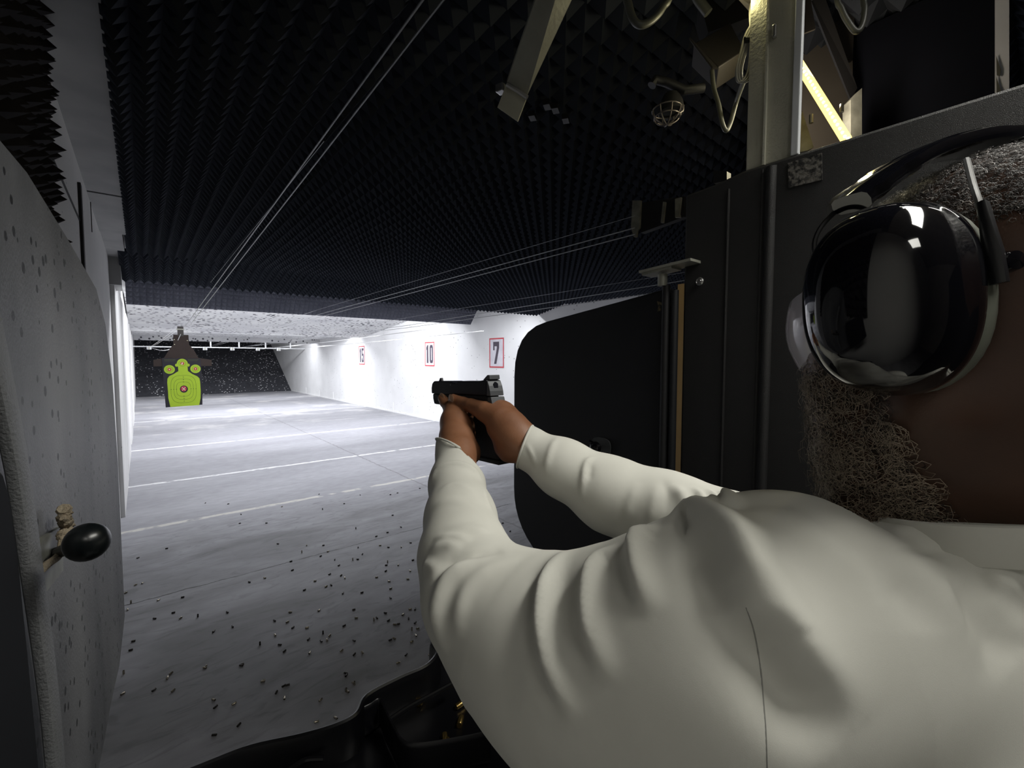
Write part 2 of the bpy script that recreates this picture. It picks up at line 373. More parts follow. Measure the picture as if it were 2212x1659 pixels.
# foam on the left wall beside the stall
foam('wall_left_foam', (LX, 0.20, 1.55), (0, 1, 0), (0, 0, 1), 28, 17, 0.062, 0.055, M['foam_left'], None, back=0.0, jit=0.5)
# right side rooms: beige partition beyond the stalls
struct(MB().box((2.9, -2.6, 0), (3.0, 0.05, 2.8)).build('wall_partition', M['beige']))
struct(MB().box((1.0, -2.6, 2.585), (2.9, -0.06, 2.8)).box((LX, -2.6, 2.585), (1.0, -0.06, 2.8)).build('ceiling', M['beige']))

# ------------------------------------------------------------------ stall walls and shields
def inplane(pts, o, d):
    # intersect pixel rays with the vertical plane through o along d
    o = Vector(o); n = Vector((0, 0, 1)).cross(Vector(d)).normalized(); out = []
    for (x, y) in pts:
        r_ = ray(x, y); out.append(CAMP+r_*((o-CAMP).dot(n)/r_.dot(n)))
    return out
def rounded(pts, r, seg=6):
    # round the corners of a polygon (list of 2D/3D vectors)
    pts = [Vector(p) for p in pts]; n = len(pts); out = []
    rs = r if isinstance(r, (list, tuple)) else [r]*n
    for i in range(n):
        a, b, c = pts[i-1], pts[i], pts[(i+1) % n]; rr = rs[i]
        if rr <= 0: out.append(b); continue
        p = b+(a-b).normalized()*rr; q = b+(c-b).normalized()*rr
        for k in range(seg+1):
            t = k/seg; out.append((1-t)**2*p+2*t*(1-t)*b+t*t*q)
    return out
# right stall wall
t = empty('stall_divider', (1.03, 0, 0), 'tall black textured stall wall on the right behind the shooter, with vertical ribs', 'stall wall')
prof = rounded([(-1.6, 0.0), (0.575, 0.0), (0.575, 1.98), (0.44, 2.0), (-1.6, 2.0)], [0, 0, .01, .01, 0])
o_ = MB().prism([(p[0], p[1]) for p in [(-1.6, 0.0), (0.572, 0.0), (0.572, 1.985), (0.50, 1.99), (0.44, 2.0), (-1.6, 2.0)]], 'x', 1.0, 1.06).build('wall_panel', M['stall'], t, bevel=0.006)
mb = MB()
for y in (0.402, 0.385): mb.tube([(1.003, y, 0.3), (1.003, y, 1.99)], 0.011 if y < .39 else 0.004, 12)
mb.build('rib', M['stall'], t, True)
MB().tube([(1.0, 0.47, 0.2), (1.0, 0.47, 1.97)], 0.003, 8).build('rib', M['stall'], t, True)
mb = MB(); T = frame(PX(1512, 608, 0.999), (0, 1, 0), (0, 0, 1), (-1, 0, 0))
mb.lathe([(0.0, 0.0), (0.009, 0.0), (0.0095, .002), (0.007, .004), (0.0055, .0025), (.004, .0045), (0, .005)], 16, T); mb.build('bolt', M['bolt'], t, True)
mb = MB(); q = [PX(1702, 352, .998), PX(1775, 330, .998), PX(1776, 388, .998), PX(1703, 406, .998)]
mb.slab(q, 0.003).build('tape_patch', M['velcro'], t)
# right swing shield
SHO = (1.0, 0.60, 0)
def shield_pts(px): return inplane(px, (1.0, 0.6, 0), (0, 1, 0))
t = empty('swing_shield', (1.0, 0.6, 0.6), 'black hinged swing shield on the right of the lane, behind the far arm', 'swing shield', 'shooting stall swing shields')
pts = [PX(x, y, 1.0) for x, y in [(1464, 625), (1111, 705), (1108, 1130), (1200, 1215), (1463, 1420)]]
pts = [Vector((1.0, 0.600, 1.775)), Vector((1.0, 1.20, 1.70)), Vector((1.0, 1.203, 1.03)), Vector((1.0, 0.93, 0.85)), Vector((1.0, 0.60, 0.85))]
MB().slab(rounded(pts, [0.02, 0.16, 0.12, 0.1, 0.02]), 0.022).build('panel', M['shield_dark'], t, bevel=0.004)
MB().tube([(0.992, 0.612, 0.85), (0.992, 0.612, 1.78)], 0.010, 12).build('edge_tube', M['dark_metal'], t, True)
MB().tube([(0.995, 0.590, 0.85), (0.995, 0.590, 1.765)], 0.009, 12).build('edge_tube', M['shield_dark'], t, True)
c = PX(1299, 965, .998)
T = frame(c, (0, 1, 0), (0, 0, 1), (-1, 0, 0))
MB().lathe([(1, 0), (1, .003)], 24, T, sx=.034, sy=.026, ex=3).build('knob_plate', mat('dark_grey_knob_plate', (0.06, 0.064, 0.068), 0.5), t)
MB().lathe([(0, .004), (.004, .004), (.004, .014), (.013, .016), (.018, .024), (.016, .034), (.008, .040), (0, .041)], 20, T).build('knob', M['gloss_black'], t, True)
MB().tube([PX(1274, 953, .995), PX(1295, 962, .995)], 0.004, 8).build('slot', M['gloss_black'], t)
MB().slab([PX(*p, .998) for p in [(1419, 650), (1430, 654), (1443, 647), (1449, 655), (1446, 668), (1434, 668), (1420, 673), (1422, 662)]], 0.002).build('tape_patch', M['velcro_tan'], t)
# hinge bracket above shield
t = empty('hinge_bracket', (0.99, 0.61, 1.78), 'grey steel hinge bracket clamped on top of the right swing shield', 'hinge bracket')
mb = MB().slab([(1.01, 0.53, 1.820), (1.01, 0.665, 1.812), (0.955, 0.665, 1.812), (0.955, 0.53, 1.820)], 0.006)
mb.build('plate', M['steel'], t)
MB().slab([(1.005, 0.58, 1.812), (1.005, 0.66, 1.806), (0.96, 0.66, 1.806), (0.96, 0.58, 1.812)], 0.006).build('plate', M['steel'], t)
MB().tube([(0.985, 0.618, 1.778), (0.985, 0.618, 1.806)], 0.0115, 16).build('collar', M['steel'], t, True)
for y, z in ((0.65, 1.815), (0.585, 1.821)):
    MB().tube([(0.975, y, z), (0.975, y, z+0.006)], 0.008, 6).build('bolt', M['bolt'], t)

# left swing shield (close to camera, scuffed)
A = Vector((-0.090, 0.50, 0)); B = Vector((-0.047, 1.24, 0)); dirL = (B-A).normalized()
t = empty('swing_shield', (-0.09, 0.5, 0.6), 'scuffed grey-black swing shield along the left edge, with a tethered knob', 'swing shield', 'shooting stall swing shields')
spx = [(-160, 190), (0, 300), (60, 372), (150, 520), (208, 622), (228, 700), (243, 820), (255, 1000), (263, 1180), (270, 1330), (258, 1440), (240, 1520), (226, 1600), (214, 1659), (195, 1800), (-160, 1900)]
MB().slab(inplane(spx, A, dirL), 0.02).build('panel', M['shield'], t, bevel=0.002)
nl = Vector((0, 0, 1)).cross(dirL)  # points to -x
def offl(p, d): return p-nl*d
# hinge edge tube (lighter vertical ridge)
e0 = inplane([(-25, 700), (35, 1000), (70, 1240), (105, 1500), (125, 1720)], A-nl*0.012, dirL)
MB().ribbon(spline(e0, 4), dirL, 0.030, 0.010).build('edge_tube', mat('pale_worn_edge', (0.20, 0.205, 0.215), 0.6, col2=(0.14, 0.145, 0.15), nscale=12, bump=0.4, bscale=400), t, True)
# knob, plate, rope
pc = inplane([(84, 1190), (95, 1160), (133, 1137), (137, 1155), (137, 1232), (96, 1284), (84, 1250)], A-nl*0.004, dirL)
MB().slab(pc, 0.004).build('knob_plate', M['knob_plate'], t)
sl = inplane([(88, 1232), (104, 1206), (128, 1190), (131, 1200), (110, 1218), (92, 1240)], A-nl*0.006, dirL)
MB().slab(sl, 0.002).build('slot', M['satin_black'], t)
kc = inplane([(188, 1171)], A-nl*0.052, dirL)[0]; kd = (inplane([(125, 1190)], A, dirL)[0]-kc).normalized()
T = frame(kc, kd.orthogonal(), kd.cross(kd.orthogonal()), kd)
R_ = proj(kc)[2]*0.0415
MB().lathe([(0, -R_*.98)]+[(R_*math.sin(a), -R_*math.cos(a)*0.98) for a in np.linspace(0.15, 2.9, 16)]+[(0, R_)], 28, T).build('knob', mat('black_ball_knob', (0.006, 0.008, 0.009), 0.28, nscale=4), t, True)
MB().tube([kc, inplane([(118, 1196)], A, dirL)[0]], 0.006, 10).build('knob_stem', M['brown_metal'], t)
rp = inplane([(137, 1098), (142, 1110), (138, 1122), (146, 1134), (144, 1148), (137, 1158), (134, 1175), (131, 1192), (122, 1205), (106, 1216), (90, 1230)], A-nl*0.014, dirL)
mb = MB(); rs = spline(rp, 4); mb.tube(rs, [(0.0052+0.0018*math.sin(i*2.1)) if i < 22 else 0.0035 for i in range(len(rs))], 8)
for i, sd in ((1, 1), (3, 1), (5, 1), (2, -1)): mb.tube([rp[i], rp[i]+dirL*.012*sd+Vector((0, 0, .004))], [.004, .0015], 6)
mb.build('rope', M['rope'], t, True)
# flat dark panel nearer than the left shield
t = empty('stall_divider', (-0.12, 0.3, 0), 'dark panel corner at the bottom left edge, nearest the camera', 'stall wall')
lw = inplane([(-400, 900), (-20, 1000), (8, 1022), (22, 1070), (40, 1200), (60, 1400), (85, 1659), (110, 1900), (-400, 2200)], A-nl*0.035, dirL)
MB().slab(lw, 0.03).build('wall_panel', mat('matt_black_panel', (0.010, 0.011, 0.013), 0.8, spec=0.1), t, bevel=0.002)

# ------------------------------------------------------------------ moulded counter tray
t = empty('counter_tray', (0.45, 0.55, 1.02), 'black moulded plastic counter tray under the shooter, holding loose brass', 'counter tray')
edge = [(-0.02, 0.715), (0.05, 0.708), (0.10, 0.700), (0.16, 0.675), (0.205, 0.662), (0.235, 0.664), (0.262, 0.690), (0.32, 0.694), (0.37, 0.692), (0.405, 0.712), (0.425, 0.75), (0.60, 0.76), (0.98, 0.76)]
out = [(x, y) for x, y in edge]+[(0.98, 0.20), (-0.02, 0.20)]
MB().prism(out, 'z', 0.98, 1.00).build('tray_base', M['tray'], t)
rim = spline([Vector((x, y-0.006, 1.03)) for x, y in edge], 5)
mb = MB(); mb.ribbon(rim, (0, 0, 1), 0.065, 0.012); mb.build('rim', M['tray'], t, True)
mb = MB(); mb.ribbon(spline([PZ(*q, 1.03) for q in [(785, 1560), (800, 1552), (822, 1540), (835, 1570), (850, 1600), (868, 1630), (905, 1640), (1000, 1625), (1060, 1612)]], 5), (0, 0, 1), 0.05, 0.006); mb.build('moulded_ridge', M['tray'], t, True)
mb = MB(); mb.tube(spline([PZ(*q, 1.04) for q in [(835, 1560), (880, 1530), (930, 1503), (990, 1470)]], 4), 0.004, 8); mb.build('moulded_ridge', M['tray'], t, True)
mb = MB(); mb.tube(spline([PZ(*q, 1.03) for q in [(620, 1668), (640, 1652), (665, 1640), (700, 1638)]], 4), 0.004, 8); mb.build('moulded_ridge', M['tray'], t, True)
mb = MB().box((0.0, 0.25, 0.0), (0.04, 0.29, 0.98)); mb.build('leg', M['dark_metal'], t); MB().box((0.92, 0.25, 0.0), (0.96, 0.29, 0.98)).build('leg', M['dark_metal'], t)

# ------------------------------------------------------------------ brass casings
def casing_mesh(dark):
    mb = MB(); mb.lathe([(0.0030, 0.0), (0.0048, 0.0), (0.0048, 0.0012), (0.0042, 0.0016), (0.0048, 0.0024), (0.0047, 0.0185), (0.0040, 0.0185), (0.0040, 0.004)], 10)
    me = mb.mesh('spent_casing', True); me.materials.append(dark); return me
CM = [casing_mesh(M['casing']), casing_mesh(M['casing_dark']), casing_mesh(M['brass'])]
c8 = [(410,553,1),(1142,522,1),(1322,528,0),(1291,576,0),(1229,632,1),(1238,688,1),(1408,604,1),(1466,568,0),(1438,530,1),(958,770,1),(1046,740,0),(266,771,0),(209,791,0),(145,842,0),(188,901,0),(167,950,0),(373,879,0),(511,868,1),(450,968,1),(332,1003,1),(501,1006,0),(806,960,1),(842,1051,1),(217,1146,1),(172,1211,1),(141,1357,0),(436,1365,0),(420,1395,0),(450,1478,0),(148,1480,0),(347,1456,1),(655,1320,0),(891,1306,1),(1027,1412,0),(1186,1437,1),(1122,1116,0),(1021,1170,1),(1139,1172,1),(1172,1221,1),(1110,1014,1),(1207,962,0),(1207,1021,0),(1240,1056,1),(1313,1067,0),(1408,946,0),(1341,1131,1),(1412,1146,1),(1428,1099,1),(1465,1121,0),(1455,1148,0),(1346,1218,0),(1540,1218,0),(1624,1242,1),(1686,1229,0),(1622,1143,1),(1573,1045,1),(1651,1001,0),(1617,948,1),(1757,1015,0),(1779,1005,1),(1858,1011,1),(1822,966,1),(1900,1043,0),(1925,1037,1),(1950,973,0),(1981,946,0),(2025,938,1),(1981,1009,1),(2029,1026,1),(2002,1077,0),(2049,1065,0),(2026,1107,0),(1992,1158,0),(1872,1138,1),(1896,1135,0),(1970,1231,1),(2110,1239,0),(1925,1286,0),(1584,1362,1),(1632,1426,0),(1578,1471,0),(1823,1441,0),(1852,1438,0),(1996,1382,0),(1859,868,1),(1873,808,0),(1984,750,0),(1994,700,0),(1848,762,0),(1766,737,0),(1828,660,1),(1845,641,0),(1828,700,1),(1916,654,0),(2002,629,1),(1987,514,1),(1933,539,0),(1856,545,1),(1804,531,0),(1655,541,1),(1681,591,1),(1659,622,1),(1620,625,0),(1505,619,1),(1536,657,1),(1540,729,1),(1570,745,0),(1484,791,1),(1440,800,0),(1560,836,1),(1477,714,1),(1368,762,0),(1316,815,1),(1640,424,1),(1851,447,1),(1778,471,1),(1935,415,1),(1883,336,1),(1559,263,1),(1868,203,1),(1904,194,1),(2057,164,1),(1668,208,1),(1405,200,1),(1425,300,1),(898,388,1),(1056,388,1),(897,330,1),(1158,284,0),(810,266,1),(670,256,1),(241,609,1),(728,1080,1),(1688,833,1),(2080,868,1),(620,990,1)]
c5 = [(62,536,0),(98,582,1),(204,578,0),(244,735,1),(60,797,1),(594,432,1),(522,497,1),(586,518,0),(414,410,0),(260,292,1),(1092,427,0),(1033,476,0),(836,553,0),(834,694,0),(946,666,0),(1040,352,1),(5,310,0)]
cpx = [(220+x/2.989, 1000+y/2.989, d) for x, y, d in c8]+[(440+x/3.352, 1350+y/3.352, d) for x, y, d in c5]
cpx += [(1098+dx, 1140+dy, 1) for dx, dy in ((0, 30), (-8, 55), (10, 42), (3, 8), (22, 48), (-14, -10))]
NC = len(cpx)
for i, (x, y, d) in enumerate(cpx):
    p = PZ(x, y, 0.0049); o = bpy.data.objects.new('spent_casing', CM[d]); COL.objects.link(o)
    o.location = p; up_ = (i % 11 == 3)
    o.rotation_euler = (0, 0 if up_ else math.pi/2, random.random()*6.28)
    if up_: o.location.z = 0.0001
    zone = 'past the cream floor line' if p.y > 5.45 else 'between the cream line and the floor crack' if p.y > 3.79 else 'on lit floor just this side of the crack' if p.y > 3.0 else 'in the shaded floor strip' if p.y > 2.2 else 'on the floor close to the black tray'
    side = 'near the left shield' if x < 430 else 'in the middle' if x < 760 else 'toward the elbow'
    o['label'] = ('dark' if d else 'shiny')+' spent casing '+zone+', '+side
    o['category'] = 'spent casing'; o['group'] = 'spent casings '+zone
for k, (x, y, a) in enumerate([(985, 1528, 0.1), (992, 1568, 0.8), (962, 1607, 1.1), (970, 1618, 1.2), (904, 1522, .5)]):
    p = PZ(x, y, 1.0052); o = bpy.data.objects.new('brass_casing', CM[2]); COL.objects.link(o); o.location = p
    o.rotation_euler = (0, math.pi/2, a); o['label'] = 'yellow brass casing in the black tray, '+['second from the top', 'alone at mid height', 'left of the lowest pair', 'right of the lowest pair', 'leftmost near the ridge'][k]; o['category'] = 'spent casing'; o['group'] = 'brass casings in the tray'

# ------------------------------------------------------------------ distance signs
def numeral(ch):
    # block numerals in a 1 x 1 box, as list of polygons
    D = {'1': [[(.30, 0), (.72, 0), (.72, 1), (.42, 1), (.18, .86), (.18, .72), (.30, .76)]],
         '7': [[(.08, 1), (.08, .62), (.26, .62), (.26, .80), (.62, .80), (.62, .72), (.20, 0), (.52, 0), (.92, .72), (.92, 1)]],
         '0': [[(.05, .12), (.2, 0), (.8, 0), (.95, .12), (.95, .88), (.8, 1), (.62, 1), (.62, .16), (.38, .16), (.38, 1), (.2, 1), (.05, .88)], [(.38, 1), (.38, .84), (.62, .84), (.62, 1)]],
         '5': [[(.08, 1), (.08, .45), (.38, .45), (.38, .84), (.92, .84), (.92, 1)], [(.38, .62), (.38, .48), (.62, .48), (.62, .14), (.38, .14), (.38, .28), (.08, .28), (.08, .1), (.2, 0), (.8, 0), (.92, .1), (.92, .52), (.78, .62)]]}
    return D[ch]
for txt, yc in (('7', 7.59), ('10', 10.46), ('15', 15.15)):
    t = empty('distance_sign', (RX, yc, 1.42), 'white sign with red border and number %s, %s of three on the right wall' % (txt, {'7': 'nearest', '10': 'middle', '15': 'farthest'}[txt]), 'sign')
    T = frame((RX-0.002, yc+.25, 1.42), (0, -1, 0), (0, 0, 1), (-1, 0, 0))
    MB().box((0, 0, 0), (.5, .63, .008), T).build('sign_plate', M['sign_white'], t)
    mb = MB(); bw = .026
    mb.box((0, 0, .008), (.5, bw, .011), T).box((0, .63-bw, .008), (.5, .63, .011), T).box((0, bw, .008), (bw, .63-bw, .011), T).box((.5-bw, bw, .008), (.5, .63-bw, .011), T)
    mb.build('border', M['sign_red'], t)
    n = len(txt); wd = .26 if n == 1 else .20
    for i, ch in enumerate(txt):
        x0 = .25-n*wd/2+i*wd
        mb = MB()
        for poly in numeral(ch): mb.prism([(x0+p[0]*wd*.92, .08+p[1]*.47) for p in poly], 'z', .008, .012, T)
        mb.build('numeral', M['sign_num'], t)

# ------------------------------------------------------------------ target
TX, TY = 0.455, 8.0
TF = frame((TX, TY, 0.93), (1, 0, 0), (0, 0, 1), (0, -1, 0))   # local x right, y up, z toward the shooter
def circ(cx, cy, rx, ry=None, n=28): ry = ry or rx; return [(cx+rx*math.cos(2*math.pi*k/n), cy+ry*math.sin(2*math.pi*k/n)) for k in range(n)]
def ringm(mb, outer, inner, a, b, T):
    n = len(outer)
    for i in range(n):
        j = (i+1) % n; mb.prism([outer[i], outer[j], inner[j], inner[i]], 'z', a, b, T)
t = empty('target_carrier', (TX, TY+.03, 2.04), 'small dark target carrier clamp hanging from the wires above the green target', 'target carrier')
MB().box((-.035, 1.00, -.05), (.035, 1.14, -.01), TF).build('clamp_body', M['brown_metal'], t)
MB().box((-.045, 1.09, -.06), (.045, 1.105, .0), TF).build('wheel_plate', M['steel'], t)
t = empty('cardboard_backer', (TX, TY+.02, 1.75), 'dark brown cardboard target hanger above the green silhouette target', 'target backer')
MB().prism([(-.085, 1.02), (-.09, .88), (-.13, .82), (-.20, .69), (-.32, .66), (-.32, .57), (.36, .57), (.36, .66), (.20, .69), (.14, .82), (.095, .88), (.09, 1.02)], 'z', -.020, -.014, TF).build('cardboard_sheet', M['card'], t)
for x, y in ((-.075, .95), (-.075, .88), (.075, .94)): MB().lathe([(.006, -.014), (.006, -.009)], 8, TF @ Matrix.Translation((x, y, 0))).build('staple', M['paper_pale'], t)
MB().tube([TF @ Vector(q) for q in ((.0, 1.03, 0), (-.02, .98, .005), (-.035, .94, -.012))], .004, 6).build('string', M['wire_white'], t)
t = empty('silhouette_target', (TX, TY, 1.3), 'black paper target with lime green torso silhouette hanging down the lane', 'paper target')
sheet = [(-.225, .685), (.222, .68), (.235, .35), (.225, .0), (-.205, -.012), (-.215, .35)]
MB().prism(sheet, 'z', -.010, -.006, TF).build('sheet', M['paper_black'], t)
sil = circ(.0, .615, .062, .075, 24)
body = [(-.047, .565), (-.045, .50), (-.10, .46), (-.155, .43), (-.175, .395), (-.18, .34), (-.175, .2), (-.175, .12), (-.155, -.008), (.19, -.004), (.21, .10), (.215, .2), (.212, .34), (.205, .39), (.18, .42), (.12, .455), (.068, .50), (.066, .565)]
body = [(x*.98, y) for x, y in body]
mb = MB(); mb.prism(circ(.005, .605, .064, .072), 'z', -.006, -.004, TF); mb.prism(circ(-.062, .585, .018, .022, 12), 'z', -.006, -.0042, TF); mb.prism(circ(.074, .585, .018, .022, 12), 'z', -.006, -.0042, TF)
mb.prism(body, 'z', -.006, -.0038, TF); mb.build('silhouette', M['paper_green'], t)
for cx, cy in ((-.145, .525), (.158, .53)): MB().prism(circ(cx, cy, .062, .062), 'z', -.006, -.0038, TF).build('small_bullseye', M['paper_green'], t)
mb = MB()
def sq(cx, cy, rx, ry, e=3.2, n=40):
    o = []
    for k in range(n):
        a = 2*math.pi*k/n; c, s_ = math.cos(a), math.sin(a)
        o.append((cx+rx*math.copysign(abs(c)**(2/e), c), cy+ry*math.copysign(abs(s_)**(2/e), s_)))
    return o
for rx, ry in ((.085, .105), (.115, .15), (.150, .20)): ringm(mb, sq(.01, .24, rx, ry), sq(.01, .24, rx-.003, ry-.003), -.0038, -.0030, TF)
for cx, cy, r0 in ((-.145, .525, .04), (.158, .53, .04), (.005, .61, .042)): ringm(mb, circ(cx, cy, r0), circ(cx, cy, r0-.003), -.0038, -.0030, TF)
for k in (-.145, -.115, -.085, .085, .115, .145):
    mb.box((.01+k-.006, .236, -.0038), (.01+k+.006, .244, -.003), TF); mb.box((.006, .24+k*1.2-.006, -.0038), (.014, .24+k*1.2+.006, -.003), TF)
mb.build('score_rings', M['paper_line'], t)
MB().prism(circ(.012, .24, .047, .052), 'z', -.0038, -.0026, TF).build('centre_ring', M['paper_black'], t)
mb = MB(); mb.prism(circ(.010, .245, .034, .038), 'z', -.0026, -.0018, TF)
for cx, cy in ((-.145, .525), (.158, .53), (.005, .61)): mb.prism(circ(cx, cy, .022), 'z', -.0030, -.0022, TF)
mb.build('red_centre', M['paper_red'], t)
mb = MB(); mb.prism([(-.012, .222), (-.006, .218), (.032, .262), (.026, .268)], 'z', -.0018, -.0012, TF).prism([(.026, .218), (.032, .224), (-.006, .268), (-.012, .262)], 'z', -.0018, -.0012, TF)
for cx, cy in ((-.145, .525), (.158, .53), (.005, .615), (.0, .60)): mb.prism(circ(cx, cy, .008, .008, 10), 'z', -.0022, -.0014, TF)
mb.build('centre_mark', M['paper_pale'], t)
mb = MB()
for i in range(9):
    mb.box((-.20+i*.0145, .655, -.006), (-.20+i*.0145+.010, .668, -.005), TF); mb.box((.07+i*.0145, .66, -.006), (.07+i*.0145+.011, .667, -.005), TF); 
for i in range(8): mb.box((-.195+i*.014, .64, -.006), (-.195+i*.014+.009, .645, -.005), TF); mb.box((.075+i*.014, .645, -.006), (.075+i*.014+.009, .650, -.005), TF)
mb.build('printed_text', mat('dim_green_print', (0.07, 0.08, 0.03), 0.6), t)

# ------------------------------------------------------------------ carrier wires per lane
def sag(a, b, s_, n=14):
    a, b = Vector(a), Vector(b); return [a.lerp(b, k/n)-Vector((0, 0, s_*4*(k/n)*(1-k/n))) for k in range(n+1)]
def wire(name, pts, r, label, m=M['wire']):
    o = MB().tube(pts, r, 6).build(name, m, smooth=True); tag(o, label, 'wire', 'target carrier wires'); return o
def wpx(a, b, X, r, lab, Yb=None):
    pa, pb = PX(*a, X), PX(*b, X); wire('carrier_wire', [pa, pb], r, lab)
# own lane: two wires overhead down to the carrier, then on to the pulley
pa, pb = PY(930, -60, 0.95), PY(398, 712, 8.0)
d_ = (PY(400, 705, 8.0)-PX(913, 0, .50))
wire('carrier_wire', [PX(913, 0, .50)-d_*0.06, PX(400, 705, .47)], 0.0028, 'left one of the two steel wires running overhead to the green target')
wire('carrier_wire', [PX(957, 0, .56)+(PX(957, 0, .56)-PX(412, 700, .50))*0.06, PX(412, 700, .50)], 0.0028, 'right one of the two steel wires running overhead to the green target')
wire('carrier_wire', [PX(700, 305, .50), PX(455, 610, .49)], 0.0010, 'thin dark cord between the two overhead target wires')
# rail with end pulleys
YR = 22.0
t = empty('pulley_rail', (2.8, YR, 2.06), 'white horizontal rail far down the range holding the lane pulleys', 'rail')
MB().box((LX, YR, 2.06), (RX, YR+.05, 2.10)).build('rail_bar', M['white_pipe'], t)
for x in (1.4, 2.2, 3.2, 4.2, 5.2): MB().box((x, YR, 2.10), (x+.05, YR+.05, 2.5)).build('hanger', M['white_pipe'], t)
lanes = []
for x in (322, 443, 502, 557, 602):
    p = PY(x, 752, YR-.1); lanes.append(p.x)
    t = empty('lane_pulley', (p.x, YR-.05, 2.0), 'small white pulley box under the far rail, lane %s' % ['of the green target', 'second from the left', 'third from the left', 'fourth from the left', 'nearest the right wall'][len(lanes)-1], 'pulley', 'end pulleys on the far rail')
    MB().box((p.x-.07, YR-.12, 1.97), (p.x+.07, YR, 2.10)).build('housing', M['white_pipe'], t)
    MB().tube([(p.x-.03, YR-.13, 2.03), (p.x+.03, YR-.13, 2.03)], .045, 12).build('wheel', M['steel'], t)
for k, (a, dz) in enumerate((((1372, 492), .012), ((1372, 506), -.012), ((1372, 466), .03))):
    pa = PX(*a, 1.6); pb = Vector((lanes[1]+(k-1)*.04, YR-.19, 2.05+dz))
    wire('carrier_wire', [pa, PX([700, 705, 690][k], [676, 681, 668][k], 1.68), pb], 0.0024 if k < 2 else 0.0012, ['upper', 'lower', 'thinnest'][k]+' wire of the next lane, starting at the grey three-plate bracket')
for k, (a, b) in enumerate((((1428, 614), (880, 703)), ((1350, 642), (880, 708)), ((1400, 601), (960, 672)))):
    pa, pm = PX(*a, 2.4), PX(*b, 2.45); pb = Vector((lanes[2]+(k-1)*.04, YR-.19, 2.05)); pa = pa-(pm-pa).normalized()*.9
    wire('carrier_wire', [pa, pm, pb], 0.0026 if k < 2 else 0.0012, ['upper', 'lower', 'thinnest'][k]+' wire passing just above the right swing shield toward the far end')
for i, (x0, x1) in enumerate(((0.49, lanes[0]), (1.6, lanes[1]), (2.5, lanes[2]), (3.7, lanes[3]), (4.7, lanes[4]))):
    for k in (-1, 1):
        if i not in (1, 2): wire('return_wire', sag((x0+.02*k, 8.0 if i == 0 else 6.5, 2.10), (x1+.05*k, YR-.19, 2.04+.02*k), .03), 0.004, 'pale %s wire of the pair in the %s lane reaching the far rail' % ('left' if k < 0 else 'right', ['first', 'second', 'third', 'fourth', 'fifth'][i]), M['wire_white'])
for o in bpy.data.objects:
    if o.name.startswith('return_wire'): o['group'] = 'wires to the far pulleys'
o = MB().tube(spline([PY(404, 742, 8.15), PY(380, 750, 9), PY(350, 757, 12), PY(328, 752, YR-.2)], 5), 0.006, 6).build('return_wire', M['wire_white'], smooth=True)
tag(o, 'slack white cord drooping left of the cardboard backer', 'wire')

# ------------------------------------------------------------------ overhead hardware
# hanging flat strap with foot
t = empty('hanging_strap', (0.77, 0.93, 2.25), 'wide pale steel strap hanging diagonally from the ceiling with a bent foot', 'steel strap')
a, b = PZ(1228, -80, 2.60), PZ(1118, 205, 2.28)
q = [PZ(1158, -80, 2.60), PZ(1268, -80, 2.60), b+(PZ(1136, 218, 2.28)-b)*1.0, PZ(1096, 178, 2.28)]
q = [P(1170, -40, .98), P(1254, -40, .98), P(1139, 207, 1.17), P(1095, 178, 1.17)]
q[0] = q[0]+(q[0]-q[3])*((2.62-q[0].z)/(q[0].z-q[3].z)); q[1] = q[1]+(q[1]-q[2])*((2.62-q[1].z)/(q[1].z-q[2].z))
MB().slab(q, 0.010).build('strap', M['steel'], t, bevel=.001)
q = [P(1095, 178, 1.168), P(1139, 208, 1.168), P(1118, 263, 1.20), P(1074, 232, 1.20)]
MB().slab(q, 0.006).build('foot', mat('bright_steel_foot', (0.62, 0.61, 0.50), 0.45, 0.2), t, bevel=.001)
MB().tube([P(1095, 182, 1.162), P(1118, 196, 1.162), P(1139, 211, 1.162)], 0.006, 8).build('weld_bead', M['bolt'], t, True)
MB().box((-.012, -.012, -.01), (.012, .012, .01), frame(P(1083, 192, 1.19), (1, .3, 0), (-.3, 1, 0), (0, 0, 1))).build('bolt', M['bolt'], t, bevel=.003)
# faint brackets on the foam
for k, (x, y) in enumerate(((1182, 232), (1200, 240), (1222, 262), (1150, 256))):
    p = PZ(x, y, 2.54); o = MB().box((-.02, -.012, 0), (.02, .012, .02), Matrix.Translation(p) @ Matrix.Rotation(.6, 4, 'Z')).build('ceiling_clip', M['dark_metal'])
    tag(o, 'faint dark clip on the foam ceiling, %s of four beside the strap foot' % ['upper left', 'second', 'rightmost', 'lowest left'][k], 'clip', 'ceiling clips by the strap')
# conduit loop at top
o = MB().tube(spline([P(1352, -30, 1.0)+Vector((0, .02, .25)), P(1352, -30, 1.0), P(1358, 10, 1.0), P(1368, 42, 1.0), P(1385, 54, 1.0), P(1410, 42, 1.0), P(1432, 15, 1.0), P(1448, -30, 1.0), P(1448, -30, 1.0)+Vector((.03, .02, .25))], 6), 0.0085, 10).build('conduit_loop', M['cable_grey'], smooth=True)
tag(o, 'grey flexible conduit loop at the top edge between strap and motor housing', 'conduit')
o = MB().tube(spline([P(1538, 152, 1.17), P(1542, 190, 1.15), P(1552, 225, 1.12), P(1560, 265, 1.1), P(1569, 282, 1.1), P(1579, 262, 1.1), P(1592, 215, 1.08), PX(1608, 170, 1.018)], 6), 0.0055, 10).build('conduit_loop', M['cable_grey'], smooth=True)
tag(o, 'thin grey cable hanging in a V left of the steel post', 'conduit')
